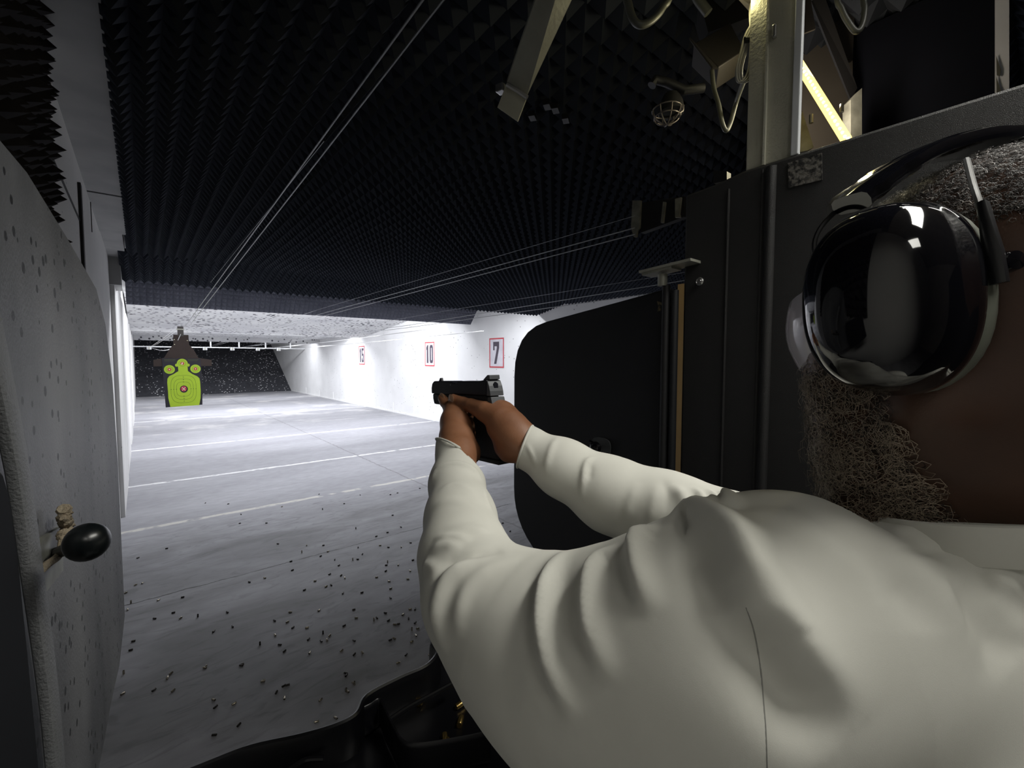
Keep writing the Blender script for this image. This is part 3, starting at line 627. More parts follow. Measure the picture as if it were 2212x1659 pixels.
o = MB().tube(spline([P(1808, -30, .95)+Vector((0, .0, .25)), P(1808, -30, .95), P(1818, 20, .95), P(1835, 52, .95), P(1850, 68, .95), P(1862, 55, .95), P(1868, 20, .95), P(1866, -30, .95), P(1866, -30, .95)+Vector((0, 0, .25))], 6), 0.006, 10).build('conduit_loop', M['cable_grey'], smooth=True)
tag(o, 'grey cable loop above the dark panel at the top right', 'conduit')
# steel post
t = empty('steel_post', (1.03, 0.39, 2.0), 'pale galvanised steel post standing on top of the right stall wall', 'steel post')
MB().box((1.01, 0.352, 2.0), (1.045, 0.440, 2.375)).build('post_body', M['steel_worn'], t, bevel=.003)
MB().box((1.002, 0.338, 2.0), (1.014, 0.352, 2.375)).build('flange', mat('pale_flange_edge', (0.62, 0.64, 0.66), 0.5, 0.1), t, bevel=.002)
MB().box((1.003, 0.40, 2.0), (1.012, 0.404, 2.34)).build('seam_rib', M['steel_worn'], t)
MB().box((0.98, 0.28, 2.375), (1.10, 0.47, 2.385)).build('top_plate', M['brown_metal'], t)
MB().box((1.03, 0.40, 2.385), (1.07, 0.44, 2.62)).build('hanger', M['brown_metal'], t)
for y in (0.31, 0.345): MB().tube([(1.02, y, 2.385), (1.02, y, 2.42)], .006, 8).build('bolt', M['bolt'], t)
MB().box((1.0, 0.385, 2.245), (1.01, .392, 2.27)).build('latch', M['bolt'], t, bevel=.002)
# cable coil tied on post
mb = MB()
for dx, dr in ((0, 0), (6, .0), (-5, 0)):
    mb.tube(spline([P(1672+dx*.5, 30, .97), P(1645+dx, 36, .96), P(1618+dx, 70, .96), P(1606+dx, 110, .96), P(1596+dx, 150, .96), P(1599+dx, 176, .96), P(1612+dx, 172, .96), P(1622+dx, 150, .96), P(1626+dx, 110, .96), P(1627+dx, 80, .96), P(1625+dx, 30, .97), P(1622, 8, .98)], 6), 0.0026, 8)
o = mb.build('cable_coil', mat('pale_grey_cable', (0.30, 0.29, 0.25), 0.4), smooth=True); tag(o, 'coiled grey cable tied with a black strap on the steel post', 'cable')
o = MB().tube([P(1608, 86, .955), P(1645, 84, .955)], 0.006, 8).build('cable_tie', M['satin_black'], smooth=True); tag(o, 'short black cable strap around the coiled grey cable', 'cable tie')
o = MB().lathe([(0, -.006), (.008, -.005), (.010, 0), (.008, .006), (0, .008)], 12, Matrix.Translation(P(1622, -2, .99))).build('indicator_lamp', M['led'], smooth=True); tag(o, 'small glowing yellow lamp at the top edge above the steel post', 'lamp')
pl = bpy.data.lights.new('indicator_light', 'POINT'); pl.energy = 0.35; pl.color = (1, .9, .45); pl.shadow_soft_size = .02
po = bpy.data.objects.new('indicator_light', pl); COL.objects.link(po); po.location = P(1622, 6, .94)
# LED strip behind post
t = empty('led_strip', P(1775, 215, 1.1), 'bright yellow-white LED light strip slanting behind the steel post', 'light strip')
a, b = P(1716, 122, 1.22), P(1829, 303, 1.06)
MB().tube([a, b], 0.011, 10).build('diffuser_tube', M['led_tube'], t, True)
dd = (b-a)
for k in range(24):
    c = a+dd*((k+.5)/24)+(P(1700, 150, 1.1)-P(1712, 142, 1.1)).normalized()*.004 - fw*0.007
    MB().box((-.006, -.0026, -.003), (.006, .0026, .003), frame(c, rt*.9-up*.3, up, -fw)).build('led', M['led'], t)
l2 = area('led_light', P(1760, 215, 1.06), P(1500, 300, 1.0), 0.02, 0.25, 1.3, (1, .9, .6))
l3 = area('led_light', P(1785, 215, 1.16), P(1900, 180, 1.5), 0.02, 0.2, 0.6, (1, .85, .65))
# brackets behind post
t = empty('motor_housing', P(1660, 60, 1.2), 'brown-grey metal box with corner flange left of the steel post top', 'metal box')
q = [P(1498, 95, 1.22), P(1578, 48, 1.22), P(1608, 108, 1.16), P(1552, 145, 1.16)]
MB().slab(q, 0.06).build('housing', M['brown_metal'], t, bevel=.003)
MB().slab([P(1490, 80, 1.21), P(1500, 95, 1.21), P(1552, 147, 1.155), P(1540, 145, 1.16)], 0.004).build('flange', M['brown_metal'], t)
MB().slab([P(1500, -40, 1.24), P(1600, -60, 1.24), P(1640, 30, 1.24), P(1580, 52, 1.24), P(1530, 70, 1.24)], 0.05).build('housing', M['dark_metal'], t)
MB().tube([P(1497, -20, 1.15), P(1512, 5, 1.15), P(1530, 28, 1.15)], 0.012, 12).build('hose', M['cable_grey'], t, True)
t = empty('mounting_plate', P(1740, 40, 1.1), 'dark slanted mounting plates behind the steel post, lit by the light strip', 'bracket')
MB().slab([P(1700, -40, 1.16), P(1745, -40, 1.16), P(1762, 62, 1.16), P(1720, 78, 1.16)], .006).build('plate', M['brown_metal'], t)
MB().slab([P(1735, -40, 1.20), P(1770, -40, 1.20), P(1852, 190, 1.28), P(1838, 215, 1.28)], .006).build('beam', M['dark_metal'], t)
MB().slab([P(1760, -60, 1.30), P(1850, -60, 1.30), P(1842, 130, 1.30), P(1828, 130, 1.30)], .01).build('beam', M['brown_metal'], t)
MB().slab([P(1700, 60, 1.42), P(1850, 60, 1.42), P(1850, 330, 1.42), P(1700, 360, 1.42)], .01).build('backplate', mat('grey_reflector_plate', (0.17, 0.155, 0.14), 0.5, 0.3), t)
MB().slab([P(1733, 240, 1.2), P(1758, 318, 1.2), P(1745, 325, 1.2), P(1720, 330, 1.2), P(1722, 285, 1.2)], .02).build('gusset', M['knob_plate'], t)
for x, y in ((1752, 258), (1818, 235)): MB().tube([P(x, y-10, 1.15), P(x, y+8, 1.15)], .005, 8).build('bolt', M['bolt'], t)
MB().slab([P(1838, 215, 1.2), P(1862, 190, 1.2), P(1862, 300, 1.2), P(1838, 310, 1.2)], .03).build('end_block', M['knob_plate'], t)
# dark panel with pale trim
t = empty('foam_board', (1.5, 0.25, 2.3), 'large black foam-covered panel hanging beyond the stall wall, top right', 'foam board')
q = [(1.5, .384, 2.475), (1.5, .12, 2.475), (1.5, .112, 2.10), (1.5, .384, 2.10)]
MB().slab([PX(1842, 72, 1.66), PX(1994, 0, 1.66), PX(2150, -70, 1.66), PX(2150, 260, 1.66), PX(1842, 320, 1.66)], .12).build('panel', mat('black_foam_panel', (0.007, 0.008, 0.013), 0.9, spec=0.05), t)
MB().slab([PX(2149, -60, 1.65), PX(2180, -60, 1.65), PX(2180, 240, 1.65), PX(2149, 250, 1.65)], .005).build('trim_strip', M['trim_white'], t)
for y in (140, 185): MB().slab([PX(2152, y-20, 1.645), PX(2162, y+10, 1.645), PX(2160, y+25, 1.645), PX(2153, y+22, 1.645)], .002).build('peeled_mark', M['cable_grey'], t)
# caged flood lamp silhouette
t = empty('caged_lamp', P(1440, 240, 1.2), 'dark caged work lamp hanging from the ceiling left of the post', 'lamp')
MB().tube([P(1408, 185, 1.22), P(1416, 172, 1.22), P(1440, 178, 1.22), P(1480, 195, 1.2), P(1520, 190, 1.2)], .012, 10).build('arm', M['dark_metal'], t, True)
MB().lathe([(0, 0), (.02, 0), (.03, .02), (.034, .05), (.03, .052)], 16, frame(P(1450, 205, 1.22), rt, fw, -up)).build('lamp_holder', M['dark_metal'], t, True)
mb = MB(); cc = P(1441, 238, 1.2)
for k in range(4):
    a = k*math.pi/4; dv = rt*math.cos(a)+fw*math.sin(a)
    mb.tube([cc+dv*(.038*math.cos(q))+up*(-.038*math.sin(q)) for q in np.linspace(0, math.pi, 13)], .0018, 6)
for h_, rr in ((0, .038), (-.02, .033)): mb.tube([cc+up*h_+(rt*math.cos(q)+fw*math.sin(q))*rr for q in np.linspace(0, 2*math.pi, 20)], .0018, 6)
mb.tube([cc+rt*.03+up*-.01, cc+rt*.042+up*-.002, cc+rt*.044+up*.012, cc+rt*.034+up*.02], .0025, 6)
mb.build('cage', mat('cage_wire', (0.16, 0.14, 0.13), 0.4, 0.5), t, True)
# lane 2 bracket plates at ceiling
t = empty('wire_bracket', (1.6, 1.05, 2.2), 'dark bracket with three pale plates where the next lane wires end', 'bracket')
MB().slab([PX(1384, 438, 1.62), PX(1478, 424, 1.62), PX(1478, 468, 1.62), PX(1430, 486, 1.62), PX(1384, 503, 1.62)], .03).build('motor_box', M['dark_metal'], t)
for q in ([(1366, 433), (1384, 433), (1381, 492), (1376, 498), (1374, 512), (1369, 512), (1363, 492)], [(1432, 436), (1437, 436), (1432, 481), (1427, 481)], [(1458, 430), (1471, 426), (1467, 462), (1469, 470), (1458, 470)]):
    MB().slab([PX(*p, 1.60) for p in q], .01).build('plate', M['knob_plate'], t)
t = empty('stall_top_bracket', (1.03, 0.52, 2.0), 'small grey bracket on the front top corner of the right stall wall', 'bracket')
MB().slab([PX(1541, 368, 1.03), PX(1570, 370, 1.03), PX(1570, 390, 1.03), PX(1541, 396, 1.03)], .02).build('block', M['dark_metal'], t)
# tan wall beyond glimpsed by hinge
t = MB().box((1.45, 0.70, 0.0), (1.47, 0.85, 1.86)).build('tan_board', mat('tan_board', (0.62, 0.42, 0.20), 0.7)); tag(t, 'tan board glimpsed between the hinge bracket and stall wall', 'board')
#PERSON
# ------------------------------------------------------------------ implicit-surface body builder
def V3(p): return np.array(p[:] if not isinstance(p, np.ndarray) else p, dtype=np.float64)
class RC:   # rounded cone
    def __init__(s, a, b, ra, rb, k=0.02): s.a, s.b, s.ra, s.rb, s.k = V3(a), V3(b), ra, rb, k; s.c = (s.a+s.b)/2; s.R = np.linalg.norm(s.a-s.b)/2+max(ra, rb)
    def __call__(s, p):
        ba = s.b-s.a; pa = p-s.a; h = np.clip(pa@ba/max(ba@ba, 1e-9), 0, 1)
        return np.linalg.norm(pa-h[:, None]*ba, axis=1)-(s.ra+(s.rb-s.ra)*h)
class EL:   # ellipsoid with axes matrix (columns)
    def __init__(s, c, r, A=None, k=0.02): s.c = V3(c); s.r = np.array(r, float); s.A = np.eye(3) if A is None else A; s.k = k; s.R = max(r)
    def __call__(s, p):
        q = (p-s.c)@s.A; k0 = np.linalg.norm(q/s.r, axis=1); k1 = np.linalg.norm(q/(s.r**2), axis=1)
        return k0*(k0-1)/np.maximum(k1, 1e-6)
def sdf_union(prims, p, cuts=()):
    d = np.full(len(p), 1.0)
    for q in prims:
        m = np.linalg.norm(p-q.c, axis=1) < q.R+0.07
        if not m.any(): continue
        e = q(p[m]); a = d[m]; k = q.k
        if k > 0:
            h = np.maximum(k-np.abs(a-e), 0)/k; d[m] = np.minimum(a, e)-h*h*k*0.25
        else: d[m] = np.minimum(a, e)
    for c in cuts: d = np.maximum(d, c(p))
    return d
def polygonise(fn, lo, hi, h, B=8):
    lo = np.array(lo); n = (np.ceil((np.array(hi)-lo)/h/B).astype(int))*B
    nb = n//B; gi = np.stack(np.meshgrid(*[np.arange(k) for k in nb], indexing='ij'), -1).reshape(-1, 3)
    cen = lo+(gi*B+B/2-0.5)*h; dc = fn(cen); act = np.abs(dc) < B*h*0.9+0.014
    vol = np.where(dc < 0, -1.0, 1.0).astype(np.float32).reshape(nb)
    vol = np.repeat(np.repeat(np.repeat(vol, B, 0), B, 1), B, 2)
    loc = np.stack(np.meshgrid(*[np.arange(B)]*3, indexing='ij'), -1).reshape(-1, 3)
    g = gi[act]
    for s0 in range(0, len(g), 3000):
        idx = (g[s0:s0+3000, None, :]*B+loc[None]).reshape(-1, 3)
        vol[idx[:, 0], idx[:, 1], idx[:, 2]] = fn(lo+idx*h)
    ins = vol < 0
    s = np.zeros(tuple(np.array(vol.shape)-1), np.uint8)
    for a in (0, 1):
        for b in (0, 1):
            for c in (0, 1): s += ins[a:a+s.shape[0], b:b+s.shape[1], c:c+s.shape[2]]
    cells = np.argwhere((s > 0) & (s < 8)); ids = np.full(s.shape, -1, np.int32); ids[cells[:, 0], cells[:, 1], cells[:, 2]] = np.arange(len(cells))
    acc = np.zeros((len(cells), 3)); cnt = np.zeros(len(cells))
    cor = [(a, b, c) for a in (0, 1) for b in (0, 1) for c in (0, 1)]
    for i, a in enumerate(cor):
        for b in cor[i+1:]:
            if sum(abs(a[k]-b[k]) for k in range(3)) != 1: continue
            pa, pb = cells+a, cells+b; va = vol[pa[:, 0], pa[:, 1], pa[:, 2]]; vb = vol[pb[:, 0], pb[:, 1], pb[:, 2]]
            m = (va < 0) != (vb < 0); t = np.where(m, va/np.where(m, va-vb, 1), 0)
            acc += np.where(m[:, None], pa+(np.array(b)-np.array(a))*t[:, None], 0); cnt += m
    vs = lo+acc/cnt[:, None]*h
    for _ in range(2):
        d = fn(vs); e = h*0.5; gr = np.stack([fn(vs+np.eye(3)[k]*e)-fn(vs-np.eye(3)[k]*e) for k in range(3)], 1)/(2*e)
        vs = vs-np.clip(d, -h, h)[:, None]*gr/np.maximum((gr**2).sum(1), 0.3)[:, None]*0.8
    quads = []
    for ax in range(3):
        o1, o2 = (ax+1) % 3, (ax+2) % 3
        A = np.take(ins, range(ins.shape[ax]-1), ax); Bv = np.take(ins, range(1, ins.shape[ax]), ax)
        e = np.argwhere(A != Bv); e = e[(e[:, o1] > 0) & (e[:, o2] > 0) & (e[:, o1] < s.shape[o1]) & (e[:, o2] < s.shape[o2])]
        f = ins[e[:, 0], e[:, 1], e[:, 2]]; u1 = np.eye(3, dtype=int)[o1]; u2 = np.eye(3, dtype=int)[o2]
        q = [ids[tuple((e-u1*a-u2*b).T)] for a, b in ((0, 0), (1, 0), (1, 1), (0, 1))]
        q = np.stack(q, 1); q[~f] = q[~f][:, ::-1]; quads.append(q)
    return vs, np.concatenate(quads)
def np_mesh(name, vs, fs, smooth=True):
    me = bpy.data.meshes.new(name); me.vertices.add(len(vs)); me.vertices.foreach_set('co', vs.ravel().astype(np.float32))
    me.loops.add(fs.size); me.loops.foreach_set('vertex_index', fs.ravel().astype(np.int32))
    me.polygons.add(len(fs)); me.polygons.foreach_set('loop_start', np.arange(len(fs), dtype=np.int32)*fs.shape[1])
    me.update(calc_edges=True); me.validate(); me.polygons.foreach_set('use_smooth', [True]*len(me.polygons)); return me
def vnormals(me):
    n = np.zeros(len(me.vertices)*3, np.float32); me.vertices.foreach_get('normal', n); return n.reshape(-1, 3)
class Shell:  # region to cut away: half space beyond plane, within a ball
    def __init__(s, o, n, r, c=None): s.o, s.n, s.r = V3(o), V3(Vector(n).normalized()), r; s.cc = V3(c) if c is not None else s.o
    def __call__(s, p): return np.minimum(0.0+(p-s.o)@s.n*1.0, s.r-np.linalg.norm(p-s.cc, axis=1))

def rr(px, z): return px*z/F
def chain(pts, k=0.02, grow=0.0):
    out = []
    for (a, b) in zip(pts[:-1], pts[1:]):
        out.append(RC(P(*a[:3]), P(*b[:3]), rr(a[3], a[2])+grow, rr(b[3], b[2])+grow, k))
    return out
# arm skeletons (pixel x, pixel y, depth, radius in pixels)
L_FORE = [(992, 975, .665, 44), (987, 1045, .615, 54), (995, 1120, .555, 71), (1003, 1200, .50, 91), (1025, 1275, .455, 104)]
L_UPPER = [(1045, 1300, .45, 108), (1125, 1365, .42, 150), (1250, 1435, .385, 205), (1410, 1440, .345, 240), (1560, 1400, .315, 255)]
R_FORE = [(1137, 965, .665, 40), (1215, 1010, .64, 58), (1320, 1068, .61, 76), (1430, 1110, .585, 88), (1500, 1135, .57, 82)]
R_UPPER = [(1500, 1135, .57, 82), (1600, 1165, .56, 85), (1760, 1200, .55, 104)]
# ---- head frame
HY = math.radians(17); HP = math.radians(-12)
Hc = P(2095, 668, .315)
hx = Vector((math.cos(HY), -math.sin(HY), 0)); hyh = Vector((math.sin(HY), math.cos(HY), 0)); hz0 = Vector((0, 0, 1))
hy = (hyh*math.cos(HP)+hz0*math.sin(HP)).normalized(); hz = hx.cross(hy)
HM = frame(Hc, hx, hy, hz); HA = np.array([[*hx], [*hy], [*hz]]).T
def Hl(x, y, z): return HM @ Vector((x, y, z))
def hel(c, r, k=.015): return EL(Hl(*c), r, HA, k)
def hrc(a, b, ra, rb, k=.015): return RC(Hl(*a), Hl(*b), ra, rb, k)
HS = 1.06
def Hl(x, y, z): return HM @ (Vector((x, y, z))*HS)
def hel(c, r, k=.015): return EL(Hl(*c), np.array(r)*HS, HA, k)
def hrc(a, b, ra, rb, k=.015): return RC(Hl(*a), Hl(*b), ra*HS, rb*HS, k)
head = [hel((0, -.012, .016), (.076, .098, .075), .01), hel((0, .035, .028), (.066, .056, .046), .02), hel((0, .035, -.050), (.060, .055, .080), .03),
        hrc((-.056, .005, -.060), (-.026, .070, -.118), .020, .020, .03), hrc((.056, .005, -.060), (.026, .070, -.118), .020, .020, .03),
        hrc((-.014, .074, -.118), (.014, .074, -.118), .022, .022, .025), hrc((-.046, .052, -.020), (-.040, .060, -.085), .024, .026, .02), hrc((.046, .052, -.020), (.040, .060, -.085), .024, .026, .02),
        hrc((0, .088, .004), (0, .101, -.025), .008, .011, .012), hrc((-.013, .092, -.030), (.013, .092, -.030), .008, .008, .01),
        hrc((-.030, .080, .018), (.030, .080, .018), .010, .010, .02), hrc((-.02, .090, -.056), (.02, .090, -.056), .008, .008, .01), hrc((-.018, .089, -.066), (.018, .089, -.066), .008, .008, .006),
        hel((-.079, -.005, -.005), (.008, .018, .032), .006), hel((.079, -.005, -.005), (.008, .018, .032), .006)]
Nb = P(2185, 1120, .335)
neck = [RC(Hl(0, -.02, -.05), Nb, .060, .070, .03), RC(Hl(0, .02, -.075), Nb+hyh*.045-hz0*.02, .040, .045, .03)]
headcuts = []
# ---- torso
Ls = P(1700, 1345, .325); Rs = P(1880, 1235, .545)
nb = Vector(Nb)
def torso(g):
    return [RC(Ls, nb+Vector((-.03, .0, -.095)), .080+g, .068+g, .05), RC(Rs, nb+Vector((.06, .04, -.08)), .070+g, .075+g, .05),
            RC(Vector((.40, .02, 1.24)), Vector((.63, .07, 1.24)), .110+g, .110+g, .06), RC(Vector((.43, .0, 1.10)), Vector((.60, .03, 1.10)), .115+g, .115+g, .06),
            RC(Vector((.44, -.02, .92)), Vector((.60, .0, .92)), .115+g, .115+g, .06)]
# ---- hands  (pixel x, pixel y, depth, radius px)
def ch(pts, k=.008): return chain(pts, k)
LH = ch([(990, 985, .665, 31), (984, 945, .695, 31), (982, 912, .722, 27), (978, 888, .748, 21)], .015) + \
     ch([(1000, 955, .69, 22), (1016, 975, .70, 17), (1020, 985, .705, 15)], .015) + ch([(996, 925, .72, 22), (1004, 945, .715, 18)], .012) + \
     ch([(984, 905, .730, 21), (971, 882, .762, 13.5), (961, 869, .776, 11), (955, 860, .784, 9.5)], .003)
# left fingers wrap over the right ones at the front of the grip
for i, y0 in enumerate((898, 914, 930, 946)):
    LH += ch([(984, y0+4, .745, 13), (976+i*3, y0, .785, 11), (1000+i*3, y0, .812, 10.5), (1035+i*2, y0+2, .805, 9.5), (1052+i*2, y0+3, .785, 8.5)], .004)
RH = ch([(1137, 963, .665, 35), (1110, 940, .676, 37), (1088, 914, .688, 32), (1078, 897, .695, 24)], .02) + \
     ch([(1100, 972, .676, 27), (1093, 968, .684, 24)], .012) + \
     ch([(1080, 884, .70, 17), (1092, 892, .705, 16), (1112, 922, .695, 22)], .015) + \
     ch([(1078, 905, .684, 30), (1048, 889, .698, 22), (1018, 876, .718, 15), (1000, 870, .734, 12.5), (979, 862, .750, 11)], .003)
for i, y0 in enumerate((908, 925, 942)):
    RH += ch([(1095+i*2, y0+6, .725, 15), (1078+i*3, y0+3, .757, 12), (1048+i*3, y0+1, .772, 11), (1018+i*2, y0+2, .762, 10), (1014+i*4, y0+2, .742, 9)], .004)
RH += ch([(1100, 900, .72, 15), (1082, 885, .757, 12), (1050, 878, .785, 11), (1018, 872, .81, 9)], .004)   # trigger finger along the frame
body = head+neck+torso(-.012)+chain(L_FORE, .02, -.006)+chain(L_UPPER, .03, -.012)+chain(R_FORE, .02, -.006)+chain(R_UPPER, .03, -.012)+LH+RH
# deltoid links
body += [RC(P(*L_UPPER[-1][:3]), Ls, .07, .07, .03), RC(P(*R_UPPER[-1][:3]), Rs, .055, .06, .03)]
bf = lambda p: sdf_union(body, p)
vs, fs = polygonise(bf, (.12, -.16, .80), (.90, .80, 1.80), 0.0035)
person = empty('person', (0.50, 0.02, 0.0), 'person in a white long-sleeved shirt and black ear muffs aiming a pistol with both hands', 'person')
me = np_mesh('body', vs, fs)
def skin_mat():
    m = bpy.data.materials.new('dark_brown_skin'); m.use_nodes = True; nt = m.node_tree; L = nt.links.new; b = nt.nodes['Principled BSDF']; N = nt.nodes.new
    g = N('ShaderNodeNewGeometry'); n = N('ShaderNodeTexNoise'); n.inputs['Scale'].default_value = 22; n.inputs['Detail'].default_value = 6; L(g.outputs['Position'], n.inputs['Vector'])
    r = N('ShaderNodeValToRGB'); L(n.outputs['Fac'], r.inputs[0]); e = r.color_ramp.elements
    e[0].position = .3; e[1].position = .7; e[0].color = (0.16, 0.062, 0.030, 1); e[1].color = (0.24, 0.100, 0.050, 1)
    # hands are a lighter brown than face and neck
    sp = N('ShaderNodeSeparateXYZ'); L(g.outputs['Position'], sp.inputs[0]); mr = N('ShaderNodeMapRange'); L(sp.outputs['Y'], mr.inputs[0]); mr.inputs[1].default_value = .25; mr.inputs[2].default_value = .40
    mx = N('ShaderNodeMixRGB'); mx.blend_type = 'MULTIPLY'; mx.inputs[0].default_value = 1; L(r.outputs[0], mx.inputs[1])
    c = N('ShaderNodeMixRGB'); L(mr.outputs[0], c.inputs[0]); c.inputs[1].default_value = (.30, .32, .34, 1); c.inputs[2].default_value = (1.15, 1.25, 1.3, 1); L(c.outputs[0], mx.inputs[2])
    L(mx.outputs[0], b.inputs['Base Color']); b.inputs['Roughness'].default_value = 0.48; b.inputs['Subsurface Weight'].default_value = 0.0
    v = N('ShaderNodeTexVoronoi'); v.inputs['Scale'].default_value = 900; L(g.outputs['Position'], v.inputs['Vector'])
    n2 = N('ShaderNodeTexNoise'); n2.inputs['Scale'].default_value = 140; n2.inputs['Detail'].default_value = 4; L(g.outputs['Position'], n2.inputs['Vector'])
    ad = N('ShaderNodeMath'); L(v.outputs['Distance'], ad.inputs[0]); L(n2.outputs['Fac'], ad.inputs[1])
    bp = N('ShaderNodeBump'); bp.inputs['Strength'].default_value = .12; bp.inputs['Distance'].default_value = .0006; L(ad.outputs[0], bp.inputs['Height']); L(bp.outputs[0], b.inputs['Normal'])
    return m
M['skin'] = skin_mat()
body_o = link('body', me, M['skin'], person)

# ------------------------------------------------------------------ shirt
SW = [P(*q[:3]) for q in (L_FORE[0], L_FORE[1], R_FORE[0], R_FORE[1])]
def cuff_n(a, b, tilt, side):
    n_ = (b-a).cross(-fw+tilt).normalized(); return n_ if n_.dot(side) > 0 else -n_
cutL = Shell(P(990, 976, .668), cuff_n(P(949, 952, .668), P(1031, 1003, .668), up*.40, up), .085, P(985, 925, .68))
cutR = Shell(P(1134, 965, .668), cuff_n(P(1148, 924, .668), P(1119, 1007, .668), -rt*.20, -rt), .085, P(1092, 940, .68))
cn = (Vector((.0, .24, 1))).normalized()
Ncol = P(2150, 1085, .330)
cutN = Shell(Ncol, cn, .20, Ncol+Vector((0.02, 0, .14)))
shirt_p = torso(0.004)+chain([(984, 928, .69, 40)]+L_FORE[:1], .005)+chain([(1105, 945, .675, 39)]+R_FORE[:1], .005)+chain(L_FORE, .02)+chain(L_UPPER, .035)+chain(R_FORE, .02)+chain(R_UPPER, .03)
shirt_p += [RC(P(*L_UPPER[-1][:3]), Ls, rr(L_UPPER[-1][3], L_UPPER[-1][2]), .088, .03), RC(P(*R_UPPER[-1][:3]), Rs, rr(R_UPPER[-1][3], R_UPPER[-1][2]), .075, .03)]
shirt_p += [RC(Ncol+Vector((0, 0, -.08)), Ncol+Vector((0, 0, .03)), .086, .083, .02)]
sf = lambda p: sdf_union(shirt_p, p, (cutL, cutR, cutN))
vs, fs = polygonise(sf, (.10, -.18, .84), (.92, .76, 1.56), 0.0032)
me = np_mesh('shirt', vs, fs)
FOLDS_HERE = 0
def project_poly(bvh, pts):
    out = []
    for (x, y) in pts:
        d = ray(x, y).normalized(); h = bvh.ray_cast(CAMP, d)
        if h[0] is not None: out.append(h[0])
    return out
bvh = BVHTree.FromPolygons([tuple(v) for v in vs], [tuple(f) for f in fs])
nor = vnormals(me)
# folds: (pixel polyline, height m, width m, taper) raised or sunk along the cloth
FOLDS = [
 ([(1262,1178),(1215,1198),(1184,1250),(1172,1330),(1182,1410),(1212,1490),(1250,1560)], .0095, .0085),
 ([(1238,1200),(1215,1260),(1210,1340),(1225,1430)], -.003, .010),
 ([(1165,1225),(1150,1290),(1150,1370),(1175,1460),(1220,1540)], -.0035, .008),
 ([(1345,1186),(1296,1206),(1273,1262),(1272,1330),(1292,1400),(1325,1480)], .0095, .0085),
 ([(1258,1225),(1245,1290),(1250,1370),(1275,1450)], -.0035, .008),
 ([(1420,1142),(1385,1158),(1374,1205),(1390,1268),(1420,1330)], .011, .0085),
 ([(1357,1190),(1356,1240),(1376,1310)], -.0035, .008),
 ([(1455,1135),(1488,1112),(1530,1128),(1572,1190),(1600,1255),(1614,1312),(1622,1370)], .017, .012),
 ([(1490,1160),(1520,1215),(1556,1290),(1590,1370)], -.005, .014),
 ([(1555,1112),(1595,1145),(1622,1205),(1660,1290),(1712,1385),(1775,1470),(1850,1580)], .017, .017),
 ([(1622,1330),(1640,1390),(1690,1470),(1750,1540),(1810,1610)], -.016, .017),
 ([(1640,1180),(1700,1200),(1800,1260),(1900,1320)], -.003, .018),
 ([(1700,1115),(1800,1165),(1900,1225),(1960,1290),(1990,1370)], -.006, .014),
 ([(1600,1118),(1690,1122),(1790,1165),(1880,1220),(1950,1290)], .005, .012),
 ([(1900,1190),(1980,1240),(2070,1330),(2140,1430)], .005, .016),
 ([(2040,1280),(2120,1350),(2190,1440)], -.006, .016),
 ([(2100,1270),(2160,1330),(2212,1400)], .004, .012),
 ([(1075,1198),(1020,1213),(972,1248),(950,1300),(950,1360),(968,1410)], .008, .010),
 ([(1130,1202),(1060,1228),(1012,1268),(990,1330),(992,1390)], .004, .009),
 ([(1090,1188),(1030,1198),(975,1213),(935,1250)], -.006, .007),
 ([(1000,1180),(960,1178),(925,1190)], .0035, .006),
 ([(1020,1168),(980,1160),(935,1165)], .0035, .005),
 ([(1060,1150),(1020,1140),(960,1142)], .002, .006),
 ([(950,1230),(925,1222),(915,1215)], .003, .006),
 ([(930,1045),(945,1012),(985,1000),(1025,1015),(1043,1045)], .0030, .004),
 ([(945,1060),(985,1045),(1030,1062)], .002, .006),
 ([(925,1100),(975,1082),(1040,1100)], .002, .007),
 ([(1045,1045),(1048,1075),(1065,1110)], .002, .005),
 ([(1286,985),(1266,1000),(1260,1035),(1256,1085)], .0038, .004),
 ([(1278,1000),(1272,1040)], -.0015, .004),
 ([(1206,942),(1192,965),(1182,1000),(1178,1030)], .0028, .005),
 ([(1135,955),(1150,985),(1158,1010)], .002, .003),
 ([(1455,1045),(1475,1078),(1490,1118)], .006, .008),
 ([(1500,1052),(1515,1080),(1520,1112)], .006, .005),
 ([(1530,1056),(1545,1082),(1540,1112)], .006, .005),
 ([(1552,1060),(1568,1080),(1558,1112)], .006, .005),
 ([(1576,1066),(1588,1085),(1582,1108)], .005, .005),
 ([(1543,1058),(1556,1085),(1549,1112)], -.004, .003),
 ([(1380,1040),(1360,1085),(1350,1130)], .002, .006),
 ([(1420,1045),(1410,1090),(1400,1140)], .002, .006),
 ([(1430,1030),(1442,1070),(1432,1120)], -.002, .006),
 ([(1905,1192),(1990,1190),(2100,1184),(2212,1178)], -.002, .003),
 ([(2060,1200),(2120,1186),(2212,1190)], .003, .005),
 ([(2120,1250),(2170,1258),(2212,1256)], .004, .008),
]
disp = np.zeros(len(vs))
